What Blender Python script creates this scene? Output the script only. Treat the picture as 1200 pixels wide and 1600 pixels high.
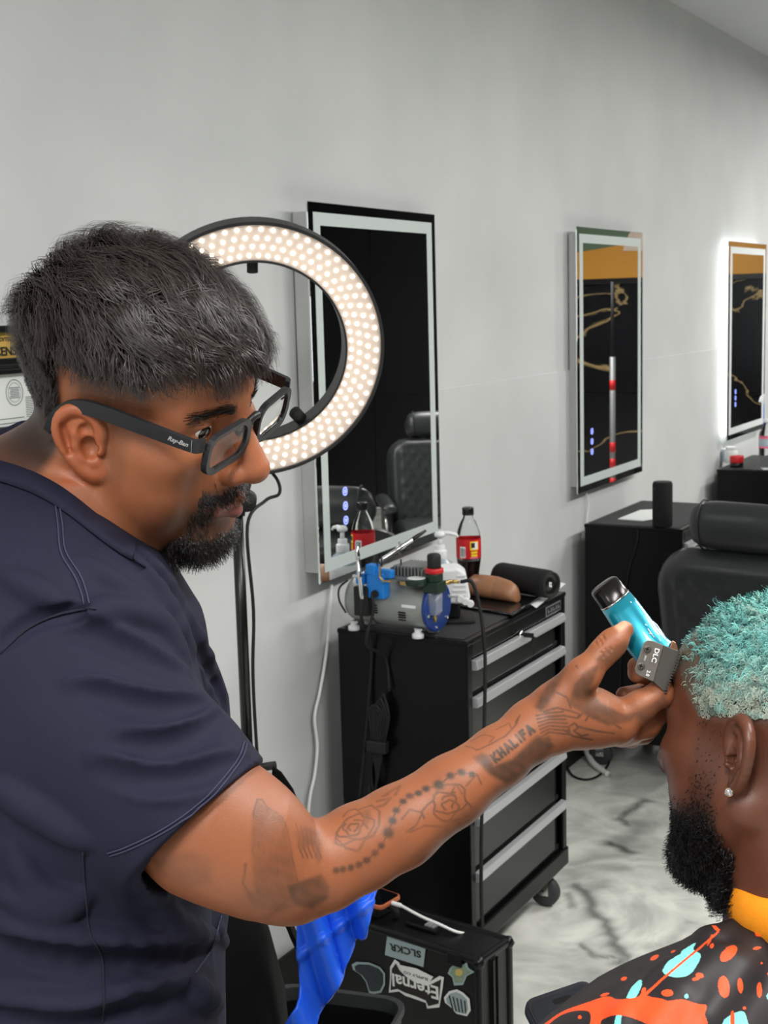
import bpy, bmesh, math, random
import numpy as np
from mathutils import Vector, Matrix
from mathutils.bvhtree import BVHTree
for o in list(bpy.data.objects): bpy.data.objects.remove(o, do_unlink=True)
SC = bpy.context.scene; COL = SC.collection
random.seed(7); RNG = np.random.default_rng(7)
# ------------------------------------------------------------------ camera
FPX = 2150.0; CAM_H = 1.65
_y, _p, _r = (math.radians(a) for a in (29.564, 8.561, -1.558))
FW = np.array([math.cos(_y)*math.cos(_p), math.sin(_y)*math.cos(_p), -math.sin(_p)])
_rt = np.array([math.sin(_y), -math.cos(_y), 0.0]); _up = np.cross(_rt, FW)
RT = math.cos(_r)*_rt + math.sin(_r)*_up; UP = -math.sin(_r)*_rt + math.cos(_r)*_up
CP = np.array([0, 0, CAM_H])
cam = bpy.data.cameras.new('camera'); cam_ob = bpy.data.objects.new('camera', cam); COL.objects.link(cam_ob)
CM = Matrix(((RT[0], UP[0], -FW[0], CP[0]), (RT[1], UP[1], -FW[1], CP[1]), (RT[2], UP[2], -FW[2], CP[2]), (0, 0, 0, 1)))
cam_ob.matrix_world = CM
cam.sensor_fit = 'VERTICAL'; cam.sensor_height = 36; cam.lens = 36*FPX/1600; cam.clip_start = .02
cam.dof.use_dof = True; cam.dof.focus_distance = 1.2; cam.dof.aperture_fstop = 24
SC.camera = cam_ob
# ------------------------------------------------------------------ world, exposure
w = bpy.data.worlds.new('world'); SC.world = w; w.use_nodes = True
w.node_tree.nodes['Background'].inputs[0].default_value = (.9, .95, 1, 1)
w.node_tree.nodes['Background'].inputs[1].default_value = 1.5
SC.view_settings.view_transform = 'Standard'; SC.view_settings.look = 'None'
SC.view_settings.exposure = 0.14; SC.view_settings.gamma = 1; SC.view_settings.use_curve_mapping = False
# ceiling lamps of the shop: (x, y, z, length along x, width, watts)
LAMPS = [(-.6, .0, 2.74, 1.2, .3, 48), (1.3, -.6, 2.74, 1.2, .3, 42), (3.2, -.5, 2.74, 1.2, .3, 40), (5.3, -.5, 2.74, 1.2, .3, 42), (7.6, .3, 2.74, 1.2, .3, 60), (-1.6, 1.0, 2.74, 1.2, .3, 22)]
def S(r, g, b):
    def c(v):
        v /= 255.0
        return v/12.92 if v <= .04045 else ((v+.055)/1.055)**2.4
    return (c(r), c(g), c(b), 1.0)
for i, (x, y, z, a, b, wt) in enumerate(LAMPS):
    l = bpy.data.lights.new('ceiling_lamp_light', 'AREA'); l.shape = 'RECTANGLE'; l.size = a; l.size_y = b; l.energy = wt; l.color = (1, .975, .94)
    o = bpy.data.objects.new('ceiling_lamp_light', l); COL.objects.link(o); o.location = (x, y, z)
# ------------------------------------------------------------------ helpers
def ray(x, y): return FW + RT*(x-600)/FPX + UP*(800-y)/FPX
def onz(x, y, z): d = ray(x, y); return CP + d*(z-CAM_H)/d[2]
def ony(x, y, Y): d = ray(x, y); return CP + d*Y/d[1]
def at(x, y, d): return CP + ray(x, y)*d
def mat(name, col, rough=.5, metal=0.0, noise=0.0, scale=40, bump=0.0, bscale=None, spec=.5, trans=0.0, emit=None, estr=0, ior=1.45, coat=0.0, alpha=1.0, sub=0.0):
    m = bpy.data.materials.new(name); m.use_nodes = True
    nt = m.node_tree; b = nt.nodes['Principled BSDF']; I = b.inputs
    I['Base Color'].default_value = col; I['Roughness'].default_value = rough; I['Metallic'].default_value = metal
    I['Specular IOR Level'].default_value = spec; I['Transmission Weight'].default_value = trans; I['IOR'].default_value = ior
    I['Coat Weight'].default_value = coat; I['Alpha'].default_value = alpha
    if sub: I['Subsurface Weight'].default_value = sub; I['Subsurface Radius'].default_value = (.012, .004, .002); I['Subsurface Scale'].default_value = 1
    if emit: I['Emission Color'].default_value = emit; I['Emission Strength'].default_value = estr
    if noise or bump:
        tc = nt.nodes.new('ShaderNodeTexCoord'); n = nt.nodes.new('ShaderNodeTexNoise'); n.inputs['Scale'].default_value = scale; n.inputs['Detail'].default_value = 4
        nt.links.new(tc.outputs['Object'], n.inputs['Vector'])
        if noise:
            mx = nt.nodes.new('ShaderNodeMix'); mx.data_type = 'RGBA'
            mx.inputs[6].default_value = tuple(c*(1-noise) for c in col[:3])+(1,); mx.inputs[7].default_value = tuple(min(1, c*(1+noise)) for c in col[:3])+(1,)
            nt.links.new(n.outputs['Fac'], mx.inputs[0]); nt.links.new(mx.outputs[2], I['Base Color'])
        if bump:
            n2 = n
            if bscale:
                n2 = nt.nodes.new('ShaderNodeTexNoise'); n2.inputs['Scale'].default_value = bscale; n2.inputs['Detail'].default_value = 3
                nt.links.new(tc.outputs['Object'], n2.inputs['Vector'])
            bp = nt.nodes.new('ShaderNodeBump'); bp.inputs['Strength'].default_value = bump; bp.inputs['Distance'].default_value = .002
            nt.links.new(n2.outputs['Fac'], bp.inputs['Height']); nt.links.new(bp.outputs['Normal'], I['Normal'])
    return m
def attr_mat(name, rough=.5, spec=.5, bump=0, bscale=300, sub=0.0, coat=0, sheen=0, rattr=None):
    m = mat(name, (1, 1, 1, 1), rough, spec=spec, bump=bump, bscale=bscale, sub=sub, coat=coat)
    nt = m.node_tree; b = nt.nodes['Principled BSDF']; a = nt.nodes.new('ShaderNodeAttribute'); a.attribute_name = 'Col'
    n = nt.nodes.new('ShaderNodeTexNoise'); n.inputs['Scale'].default_value = bscale; tc = nt.nodes.new('ShaderNodeTexCoord'); nt.links.new(tc.outputs['Object'], n.inputs['Vector'])
    mr = nt.nodes.new('ShaderNodeMapRange'); mr.inputs[3].default_value = .88; mr.inputs[4].default_value = 1.12; nt.links.new(n.outputs['Fac'], mr.inputs[0])
    mx = nt.nodes.new('ShaderNodeVectorMath'); mx.operation = 'SCALE'
    nt.links.new(a.outputs['Color'], mx.inputs[0]); nt.links.new(mr.outputs[0], mx.inputs['Scale']); nt.links.new(mx.outputs[0], b.inputs['Base Color'])
    if sheen: b.inputs['Sheen Weight'].default_value = sheen; b.inputs['Sheen Roughness'].default_value = .4
    return m
class G:
    """collects geometry for one mesh"""
    def __init__(s): s.v = []; s.f = []
    def add(s, v, f):
        k = len(s.v); s.v += [tuple(map(float, p)) for p in v]; s.f += [tuple(i+k for i in q) for q in f]; return s
    def box(s, x0, x1, y0, y1, z0, z1):
        return s.add([(x0,y0,z0),(x1,y0,z0),(x1,y1,z0),(x0,y1,z0),(x0,y0,z1),(x1,y0,z1),(x1,y1,z1),(x0,y1,z1)],
              [(3,2,1,0),(4,5,6,7),(0,1,5,4),(1,2,6,5),(2,3,7,6),(3,0,4,7)])
    def loft(s, rings, cap=True, closed=True):
        n = len(rings[0]); v = [p for r in rings for p in r]; f = []
        for i in range(len(rings)-1):
            for j in range(n if closed else n-1):
                k = (j+1) % n; f.append((i*n+j, i*n+k, (i+1)*n+k, (i+1)*n+j))
        if cap: f.append(tuple(reversed(range(n)))); f.append(tuple((len(rings)-1)*n+j for j in range(n)))
        return s.add(v, f)
    def cyl(s, a, b, r0, r1=None, n=20, cap=True):
        return s.tube([a, b], [r0, r0 if r1 is None else r1], n, cap)
    def tube(s, path, r, n=8, cap=True):
        P = [Vector(p) for p in path]; rr = r if isinstance(r, (list, tuple)) else [r]*len(P)
        rings = []; ref = None
        for i, p in enumerate(P):
            t = (P[min(i+1, len(P)-1)]-P[max(i-1, 0)]); t.normalize()
            if ref is None: ref = Vector((0,0,1)) if abs(t.z) < .9 else Vector((1,0,0))
            a = ref-t*ref.dot(t); a.normalize(); ref = a; b = t.cross(a)
            rings.append([p+(a*math.cos(2*math.pi*k/n)+b*math.sin(2*math.pi*k/n))*rr[i] for k in range(n)])
        return s.loft(rings, cap)
    def lathe(s, prof, n=24, c=(0,0,0), ax='z', cap=True):
        rings = []
        for r, h in prof:
            ring = []
            for k in range(n):
                a = 2*math.pi*k/n; q = (r*math.cos(a), r*math.sin(a), h)
                if ax == 'x': q = (q[2], q[0], q[1])
                if ax == 'y': q = (q[1], q[2], q[0])
                ring.append((q[0]+c[0], q[1]+c[1], q[2]+c[2]))
            rings.append(ring)
        return s.loft(rings, cap)
    def prism(s, pts, z0, z1):
        n = len(pts); v = [(p[0], p[1], z0) for p in pts]+[(p[0], p[1], z1) for p in pts]
        return s.add(v, [tuple(reversed(range(n))), tuple(range(n, 2*n))]+[(i, (i+1)%n, n+(i+1)%n, n+i) for i in range(n)])
    def xf(s, M):
        s.v = [tuple(M @ Vector(p)) for p in s.v]; return s
    def mesh(s, name):
        me = bpy.data.meshes.new(name); me.from_pydata(s.v, [], s.f); me.update()
        if len(s.f) < 6000:
            b = bmesh.new(); b.from_mesh(me); bmesh.ops.recalc_face_normals(b, faces=b.faces); b.to_mesh(me); b.free()
        return me
def rr(w, h, r, n=5, cx=0, cy=0):
    """rounded rectangle outline"""
    o = []
    for sx, sy, a0 in ((1,1,0),(-1,1,90),(-1,-1,180),(1,-1,270)):
        for k in range(n+1):
            a = math.radians(a0+90*k/n); o.append((cx+sx*(w/2-r)+r*math.cos(a), cy+sy*(h/2-r)+r*math.sin(a)))
    return o
def link(name, me, m, parent=None, smooth=False, bevel=0, seg=2, loc=None, rot=None):
    o = bpy.data.objects.new(name, me); COL.objects.link(o)
    if m is not None:
        if not me.materials: me.materials.append(m)
    if parent is not None: o.parent = parent
    if loc is not None: o.location = loc
    if rot is not None: o.rotation_euler = rot
    if smooth: me.polygons.foreach_set('use_smooth', [True]*len(me.polygons))
    if bevel:
        b = o.modifiers.new('bevel', 'BEVEL'); b.width = bevel; b.segments = seg; b.limit_method = 'ANGLE'; b.angle_limit = math.radians(40)
        if smooth: me.polygons.foreach_set('use_smooth', [True]*len(me.polygons))
    return o
def part(name, g, m, parent, smooth=False, bevel=0, **k): return link(name, g.mesh(name), m, parent, smooth, bevel, **k)
def tag(o, label=None, cat=None, group=None, kind=None):
    if label: o['label'] = label
    if cat: o['category'] = cat
    if group: o['group'] = group
    if kind: o['kind'] = kind
    return o
def thing(name, loc, rz=0, label=None, cat=None, group=None, rot=None):
    o = bpy.data.objects.new(name, None); COL.objects.link(o); o.location = tuple(map(float, loc)); o.rotation_euler = rot or (0, 0, rz); o.empty_display_size = .05
    return tag(o, label, cat, group)
def struct(name, g, m, **k): return tag(part(name, g, m, None, **k), kind='structure')
def dup(o, loc=None, rz=None, label=None, parent=None):
    c = o.copy(); COL.objects.link(c)
    if parent is not None: c.parent = parent
    if loc is not None: c.location = loc
    if rz is not None: c.rotation_euler = (0, 0, rz)
    if label: c['label'] = label
    for ch in o.children: dup(ch, parent=c)
    return c
def spline(pts, n=8):
    P = [np.array(p, float) for p in pts]; P = [2*P[0]-P[1]]+P+[2*P[-1]-P[-2]]; out = []
    for i in range(1, len(P)-2):
        for k in range(n):
            t = k/n; a, b, c, d = P[i-1:i+3]
            out.append(.5*((2*b)+(c-a)*t+(2*a-5*b+4*c-d)*t*t+(-a+3*b-3*c+d)*t**3))
    out.append(P[-2]); return out
def text_mesh(s, size, extrude=.0004, bold=0.0, align='CENTER', sx=1.0, shear=0.0):
    c = bpy.data.curves.new('txt', 'FONT'); c.body = s; c.size = size; c.extrude = extrude; c.offset = bold; c.align_x = align; c.align_y = 'CENTER'; c.shear = shear; c.resolution_u = 3
    o = bpy.data.objects.new('txt', c); COL.objects.link(o); bpy.context.view_layer.update()
    me = bpy.data.meshes.new_from_object(o.evaluated_get(bpy.context.evaluated_depsgraph_get()))
    bpy.data.objects.remove(o); bpy.data.curves.remove(c); me.name = 'lettering'
    if sx != 1:
        for v in me.vertices: v.co.x *= sx
    return me
def frame3(origin, x, y, z=None):
    x = Vector(x).normalized(); y = Vector(y); y = (y-x*y.dot(x)).normalized(); z = x.cross(y)
    return Matrix(((x.x, y.x, z.x, origin[0]), (x.y, y.y, z.y, origin[1]), (x.z, y.z, z.z, origin[2]), (0, 0, 0, 1)))
# ------------------------------------------------------------------ setting
WY = 1.79; CZ = 2.82; OY = -2.7; X0 = -4.0; X1 = 10.0; ZS = 1.41
M = {}
def wall_material():
    m = mat('wall_paint', S(203, 205, 205), .55, bump=.10, bscale=130)
    nt = m.node_tree; b = nt.nodes['Principled BSDF']; tc = nt.nodes.new('ShaderNodeTexCoord')
    n = nt.nodes.new('ShaderNodeTexNoise'); n.inputs['Scale'].default_value = 2.2; n.inputs['Detail'].default_value = 6; nt.links.new(tc.outputs['Object'], n.inputs['Vector'])
    v = nt.nodes.new('ShaderNodeTexVoronoi'); v.inputs['Scale'].default_value = 2.6; v.inputs['Randomness'].default_value = 1; nt.links.new(tc.outputs['Object'], v.inputs['Vector'])
    cr = nt.nodes.new('ShaderNodeValToRGB'); cr.color_ramp.elements[0].position = .006; cr.color_ramp.elements[1].position = .012
    cr.color_ramp.elements[0].color = (.35, .35, .35, 1); nt.links.new(v.outputs['Distance'], cr.inputs[0])
    r2 = nt.nodes.new('ShaderNodeValToRGB'); r2.color_ramp.elements[0].color = S(196, 199, 199); r2.color_ramp.elements[1].color = S(210, 212, 212)
    r2.color_ramp.elements[0].position = .3; r2.color_ramp.elements[1].position = .7; nt.links.new(n.outputs['Fac'], r2.inputs[0])
    mx = nt.nodes.new('ShaderNodeMix'); mx.data_type = 'RGBA'; mx.blend_type = 'MULTIPLY'; mx.inputs[0].default_value = .6
    nt.links.new(r2.outputs[0], mx.inputs[6]); nt.links.new(cr.outputs[0], mx.inputs[7]); nt.links.new(mx.outputs[2], b.inputs['Base Color'])
    return m
M['wall'] = wall_material()
M['ceil'] = mat('ceiling_paint', S(196, 198, 200), .8, noise=.03, scale=6)
M['black_gloss'] = mat('black_gloss', S(16, 17, 18), .28, noise=.1, scale=8, spec=.5)
M['black_matte'] = mat('black_matte', S(18, 18, 19), .6, noise=.15, scale=60)
M['rubber'] = mat('black_rubber', S(14, 14, 15), .7, noise=.1, scale=90)
M['chrome'] = mat('chrome', S(215, 215, 215), .12, 1.0, noise=.03)
M['alu'] = mat('brushed_aluminium', S(205, 207, 210), .35, .6, noise=.04, scale=120)
M['white_plastic'] = mat('white_plastic', S(228, 230, 232), .35, noise=.03, scale=30)
M['white_cord'] = mat('white_cord', S(226, 226, 224), .5, noise=.03)
wl = struct('wall_left', G().box(X0, X1, WY, WY+.12, 0, CZ), M['wall'])
tag(part('panel', G().box(X0, X1, WY-.005, WY+.02, 0, ZS), M['wall'], wl, bevel=.002))
struct('ceiling', G().box(X0, X1, OY, WY, CZ, CZ+.1), M['ceil'])
struct('baseboard_left', G().box(X0, X1, WY-.018, WY-.005, 0, .1), M['black_matte'], bevel=.003)
# front wall behind the camera, with an added window for frontal fill light
M['glass'] = mat('fill_window_glass', (1, 1, 1, 1), .02, trans=1.0, noise=.01, ior=1.45)
struct('wall_front', G().box(X0-.1, X0, OY, WY, 0, .45).box(X0-.1, X0, OY, WY, 2.4, CZ).box(X0-.1, X0, OY, OY+.25, .45, 2.4).box(X0-.1, X0, WY-.25, WY, .45, 2.4), M['wall'])
wn = struct('fill_window_1', G().box(X0-.09, X0-.03, OY+.25, OY+.31, .45, 2.4).box(X0-.09, X0-.03, WY-.31, WY-.25, .45, 2.4).box(X0-.09, X0-.03, OY+.31, WY-.31, .45, .51).box(X0-.09, X0-.03, OY+.31, WY-.31, 2.34, 2.4).box(X0-.09, X0-.03, -.48, -.42, .51, 2.34), M['black_matte'])
for a, b in ((OY+.31, -.48), (-.42, WY-.31)): part('pane', G().box(X0-.065, X0-.058, a, b, .51, 2.34), M['glass'], wn)
# black marble wall opposite, seen in the mirrors
def marble():
    m = mat('black_marble', S(14, 14, 17), .16); nt = m.node_tree; b = nt.nodes['Principled BSDF']
    tc = nt.nodes.new('ShaderNodeTexCoord'); n = nt.nodes.new('ShaderNodeTexNoise'); n.inputs['Scale'].default_value = .8; n.inputs['Detail'].default_value = 6; n.inputs['Distortion'].default_value = 1.4
    nt.links.new(tc.outputs['Object'], n.inputs['Vector'])
    cr = nt.nodes.new('ShaderNodeValToRGB'); e = cr.color_ramp.elements; e[0].position = .492; e[0].color = S(14, 14, 17); e[1].position = .5; e[1].color = S(176, 150, 104)
    e.new(.508).color = S(14, 14, 17); nt.links.new(n.outputs['Fac'], cr.inputs[0]); nt.links.new(cr.outputs[0], b.inputs['Base Color']); return m
M['marble'] = marble()
wr = struct('wall_right', G().box(X0, X1, OY-.12, OY-.012, 0, CZ), M['black_matte'])
i = 0
for kx in range(12):
    for kz in range(3):
        z0 = kz*.8; z1 = min(z0+.8, 2.1)
        part('marble_slab', G().box(X0+kx*1.24, min(X1, X0+kx*1.24+1.232), OY-.012, OY, z0+.002, z1-.002), M['marble'], wr)
wb = struct('wall_back', G().box(X1+.012, X1+.1, OY, WY, 0, CZ), M['black_matte'])
for ky in range(4):
    for kz in range(3):
        z0 = kz*.94; part('marble_slab', G().box(X1, X1+.012, OY+ky*1.13, min(WY, OY+ky*1.13+1.124), z0+.003, min(z0+.937, CZ)), M['marble'] if ky > 1 else M['black_gloss'], wb)
M['upper'] = mat('upper_wall_paint', S(70, 74, 72), .7, noise=.05, scale=5)
struct('trim_1', G().box(X0, X1, OY-.012, OY+.004, 2.1, CZ), M['upper'])
# ------------------------------------------------------------------ floor with poured grey veins
def axis(a, b, fine0, fine1, fine, coarse):
    o = list(np.arange(a, fine0, coarse))+list(np.arange(fine0, fine1, fine))+list(np.arange(fine1, b, coarse))+[b]; return np.array(o)
fx = axis(X0, X1, 2.5, 5.4, .012, .3); fy = axis(OY, WY, .3, 1.79-.02, .012, .3)
FXX, FYY = np.meshgrid(fx, fy, indexing='ij'); nx, ny = FXX.shape
vein = np.zeros((nx, ny))
def wob(X, Y, s, k): return np.sin(X*s+k)*np.cos(Y*s*1.3-k*2)+.5*np.sin(X*s*2.3+Y*s*1.9+k*3)
wx = FXX+.02*wob(FXX, FYY, 14, 1)+.009*wob(FXX, FYY, 37, 2); wy = FYY+.02*wob(FXX, FYY, 13, 4)+.009*wob(FXX, FYY, 41, 5)
VEINS = [([(1022,1252),(990,1262),(968,1290)],.022,.8),([(988,1285),(985,1300),(978,1318)],.05,.55),([(985,1328),(960,1322),(950,1318)],.03,.95),([(975,1335),(940,1340),(915,1346)],.04,.5),
 ([(960,1360),(920,1358),(905,1362),(890,1368)],.035,.4),([(893,1381),(915,1392),(928,1410)],.03,.85),([(940,1383),(920,1387)],.03,.5),([(915,1395),(932,1420),(942,1445),(958,1470),(975,1486),(972,1500)],.03,.8),
 ([(900,1478),(925,1487),(960,1489)],.014,.7),([(975,1495),(990,1505),(1010,1500)],.04,.5),([(925,1525),(935,1540)],.06,.4),([(1015,1290),(1017,1291)],.02,.35),
 ([(880,1395),(893,1412)],.012,.6),([(800,1500),(840,1480)],.05,.2),([(960,1262),(930,1272),(905,1290)],.05,.16),([(1080,1432),(1060,1434)],.012,.4),([(900,1310),(950,1290),(1010,1280)],.06,.12),
 ([(1000,1425),(1040,1440)],.05,.12),([(870,1560),(900,1500)],.06,.15),([(905,1245),(960,1240)],.05,.15)]
for pts, wd, amp in VEINS:
    P = [onz(px, py, 0)[:2] for px, py in pts]; dm = np.full((nx, ny), 9.0)
    for (ax_, ay_), (bx_, by_) in zip(P[:-1], P[1:]):
        L2 = (bx_-ax_)**2+(by_-ay_)**2+1e-9; t = np.clip(((wx-ax_)*(bx_-ax_)+(wy-ay_)*(by_-ay_))/L2, 0, 1)
        dm = np.minimum(dm, np.hypot(wx-ax_-t*(bx_-ax_), wy-ay_-t*(by_-ay_)))
    vein = np.maximum(vein, amp*np.exp(-(dm/wd)**2))
me = bpy.data.meshes.new('floor'); idx = np.arange(nx*ny).reshape(nx, ny)
q = np.stack([idx[:-1,:-1], idx[1:,:-1], idx[1:,1:], idx[:-1,1:]], -1).reshape(-1, 4)
me.from_pydata(np.stack([FXX, FYY, FXX*0], -1).reshape(-1, 3).tolist(), [], q.tolist()); me.update()
a = me.attributes.new('vein', 'FLOAT', 'POINT'); a.data.foreach_set('value', vein.reshape(-1).astype(np.float32))
m = mat('epoxy_floor', S(205, 207, 200), .22, coat=.3); nt = m.node_tree; b = nt.nodes['Principled BSDF']
tc = nt.nodes.new('ShaderNodeTexCoord'); n1 = nt.nodes.new('ShaderNodeTexNoise'); n1.inputs['Scale'].default_value = 3.2; n1.inputs['Detail'].default_value = 5; n1.inputs['Distortion'].default_value = 2.5
nt.links.new(tc.outputs['Object'], n1.inputs['Vector'])
c1 = nt.nodes.new('ShaderNodeValToRGB'); e = c1.color_ramp.elements; e[0].position = .3; e[0].color = S(192, 194, 187); e[1].position = .62; e[1].color = S(234, 236, 228); nt.links.new(n1.outputs['Fac'], c1.inputs[0])
n2 = nt.nodes.new('ShaderNodeTexNoise'); n2.inputs['Scale'].default_value = 1.3; n2.inputs['Detail'].default_value = 6; n2.inputs['Distortion'].default_value = 3; nt.links.new(tc.outputs['Object'], n2.inputs['Vector'])
c2 = nt.nodes.new('ShaderNodeValToRGB'); e = c2.color_ramp.elements; e[0].position = .485; e[0].color = (0,0,0,1); e[1].position = .5; e[1].color = (.10,.10,.10,1); e.new(.515).color = (0,0,0,1); nt.links.new(n2.outputs['Fac'], c2.inputs[0])
at_ = nt.nodes.new('ShaderNodeAttribute'); at_.attribute_name = 'vein'
mx_ = nt.nodes.new('ShaderNodeMath'); mx_.operation = 'MAXIMUM'; nt.links.new(at_.outputs['Fac'], mx_.inputs[0]); nt.links.new(c2.outputs[0], mx_.inputs[1])
mm = nt.nodes.new('ShaderNodeMix'); mm.data_type = 'RGBA'; mm.inputs[7].default_value = S(84, 86, 86); nt.links.new(c1.outputs[0], mm.inputs[6]); nt.links.new(mx_.outputs[0], mm.inputs[0]); nt.links.new(mm.outputs[2], b.inputs['Base Color'])
tag(link('floor', me, m), kind='structure')
# ceiling lamps (housings; their light is set above)
M['lamp_housing'] = mat('lamp_housing', S(235, 235, 235), .5, noise=.02)
M['diffuser'] = mat('lamp_diffuser', S(250, 250, 250), .5, noise=.01, emit=(1, .98, .95, 1), estr=1.5)
for k, (x, y, z, a, b_, wt) in enumerate(LAMPS):
    t = thing('ceiling_lamp', (x, y, CZ), label='white rectangular ceiling lamp, %s from the front wall' % ('first second third fourth fifth sixth'.split()[sorted(q_[0] for q_ in LAMPS).index(x)]), cat='lamp', group='ceiling lamps')
    part('housing', G().box(-a/2-.02, a/2+.02, -b_/2-.02, b_/2+.02, -.06, 0), M['lamp_housing'], t, bevel=.004)
    part('diffuser', G().box(-a/2, a/2, -b_/2, b_/2, -.066, -.06), M['diffuser'], t)
# ------------------------------------------------------------------ mirrors
M['mirror'] = mat('mirror_glass', S(225, 230, 230), .0, 1.0)
M['mirror'].node_tree.nodes['Principled BSDF'].inputs['Base Color'].default_value = (.86, .88, .88, 1)
M['frost'] = mat('frosted_strip', S(196, 206, 204), .6, noise=.03, scale=30)
M['frost_lit'] = mat('frosted_strip_lit', S(225, 230, 230), .6, noise=.03, scale=30)
M['mirror_side'] = mat('mirror_side', S(196, 197, 195), .4, .3, noise=.04, scale=30)
M['strip_lit'] = mat('led_strip_lit', S(255, 255, 255), .5, noise=.01, emit=(.96, 1, .95, 1), estr=3.2)
M['icon'] = mat('touch_icon', S(150, 160, 255), .4, noise=.01, emit=S(150, 165, 255), estr=1.1)
def mirror(name, x0, W_, z0, z1, lit, label, yaw=0.0, off=.012):
    # local: x along the wall, -y towards the room, z up
    t = thing(name, (x0, WY-.005-off, z0), yaw, label, 'mirror', 'barber mirrors'); H = z1-z0
    part('backing', G().box(.022, W_-.022, -.02, off if off<.03 else .028, .022, H-.022), M['strip_lit'] if lit else M['mirror_side'], t)
    part('glass', G().box(0, W_, -.026, -.02, 0, H), M['mirror'], t, bevel=.0015)
    i0, i1 = .024, .054
    for nm, bx in (('a', (i0, i1, i0, H-i0)), ('b', (W_-i1, W_-i0, i0, H-i0)), ('c', (i1, W_-i1, i0, i1)), ('d', (i1, W_-i1, H-i1, H-i0))):
        part('frosted_strip', G().box(bx[0], bx[1], -.0268, -.0255, bx[2], bx[3]), M['frost_lit'] if lit else M['frost'], t)
    for k in range(3):
        z = .135+.036*k if not lit else .16+.03*k
        g = G(); rg = []
        for rr_, y in ((.011, -.0272), (.008, -.0272)): rg.append([(.135+rr_*math.cos(q_*math.pi/8), y, z+rr_*math.sin(q_*math.pi/8)) for q_ in range(16)])
        g.loft(rg, cap=False); part('touch_icon', g, M['icon'], t)
        part('touch_symbol', G().box(.132, .138, -.0272, -.0268, z-.004, z+.004), M['icon'], t)
    return t
ZB, ZT = .981, 1.895
mirror('wall_mirror', 2.73, .69, ZB+.012, ZT-.004, False, 'large rectangular wall mirror with frosted border behind the ring light', math.radians(2.2), off=.03)
mirror('wall_mirror', 4.45, .68, ZB, ZT, False, 'unlit rectangular wall mirror above the cabinet with upright black speaker')
mirror('wall_mirror', 6.33, .68, ZB, ZT, True, 'rectangular wall mirror with glowing backlight at the right edge')
# framed certificates
M['gold'] = mat('gold_plate', S(208, 170, 84), .4, .2, noise=.06, scale=20)
M['paper'] = mat('paper', S(222, 226, 224), .6, noise=.02, scale=20)
M['ink'] = mat('ink', S(35, 32, 28), .7, noise=.05)
M['ink_grey'] = mat('ink_grey', S(120, 128, 126), .7, noise=.05)
def fr(name, x0, x1, z0, z1, b, face, label):
    t = thing(name, (x0, WY, z0), 0, label, 'frame'); w_, h_ = x1-x0, z1-z0
    for bx in ((0, b, 0, h_), (w_-b, w_, 0, h_), (b, w_-b, 0, b), (b, w_-b, h_-b, h_)): part('frame_rail', G().box(bx[0], bx[1], -.02, 0, bx[2], bx[3]), M['black_gloss'], t, bevel=.002)
    part('sheet', G().box(b, w_-b, -.008, -.002, b, h_-b), face, t); return t
def lay(parent, s, size, x, z, m, y=-.0085, **k):
    me = text_mesh(s, size, **k); return link('lettering', me, m, parent, loc=(x, y, z), rot=(math.pi/2, 0, 0))
c1 = fr('framed_plaque', 1.60, 1.905, 1.562, 1.632, .013, M['gold'], 'gold licence plaque in black frame behind the barber head')
lay(c1, 'LICENSED', .021, .208, .024, M['ink'], bold=.0006, sx=1.05); lay(c1, 'California B', .016, .197, .047, M['ink'], shear=.35)
c2 = fr('framed_certificate', 1.60, 1.915, 1.445, 1.556, .01, M['paper'], 'white printed certificate with round seal in black frame')
g = G()
for r0, r1 in ((.0215, .0200), (.016, .0152)): g.loft([[(.218+r_*math.cos(k*math.pi/16), -.0085, .068+1.1*r_*math.sin(k*math.pi/16)) for k in range(32)] for r_ in (r0, r1)], cap=False)
for k in range(7): g.box(.206+.001*(k%3), .230-.001*(k%2), -.0086, -.0084, .058+.003*k, .0595+.003*k)
part('seal', g, M['ink_grey'], c2)
for k in range(12): part('print_line', G().box(.244, .29-.004*(k % 3), -.0086, -.0084, .022+.0032*k, .0233+.0032*k), M['ink_grey'], c2)
for k in range(2): part('print_line', G().box(.06, .238, -.0086, -.0084, .014+.008*k, .0155+.008*k), M['ink_grey'], c2)
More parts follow.
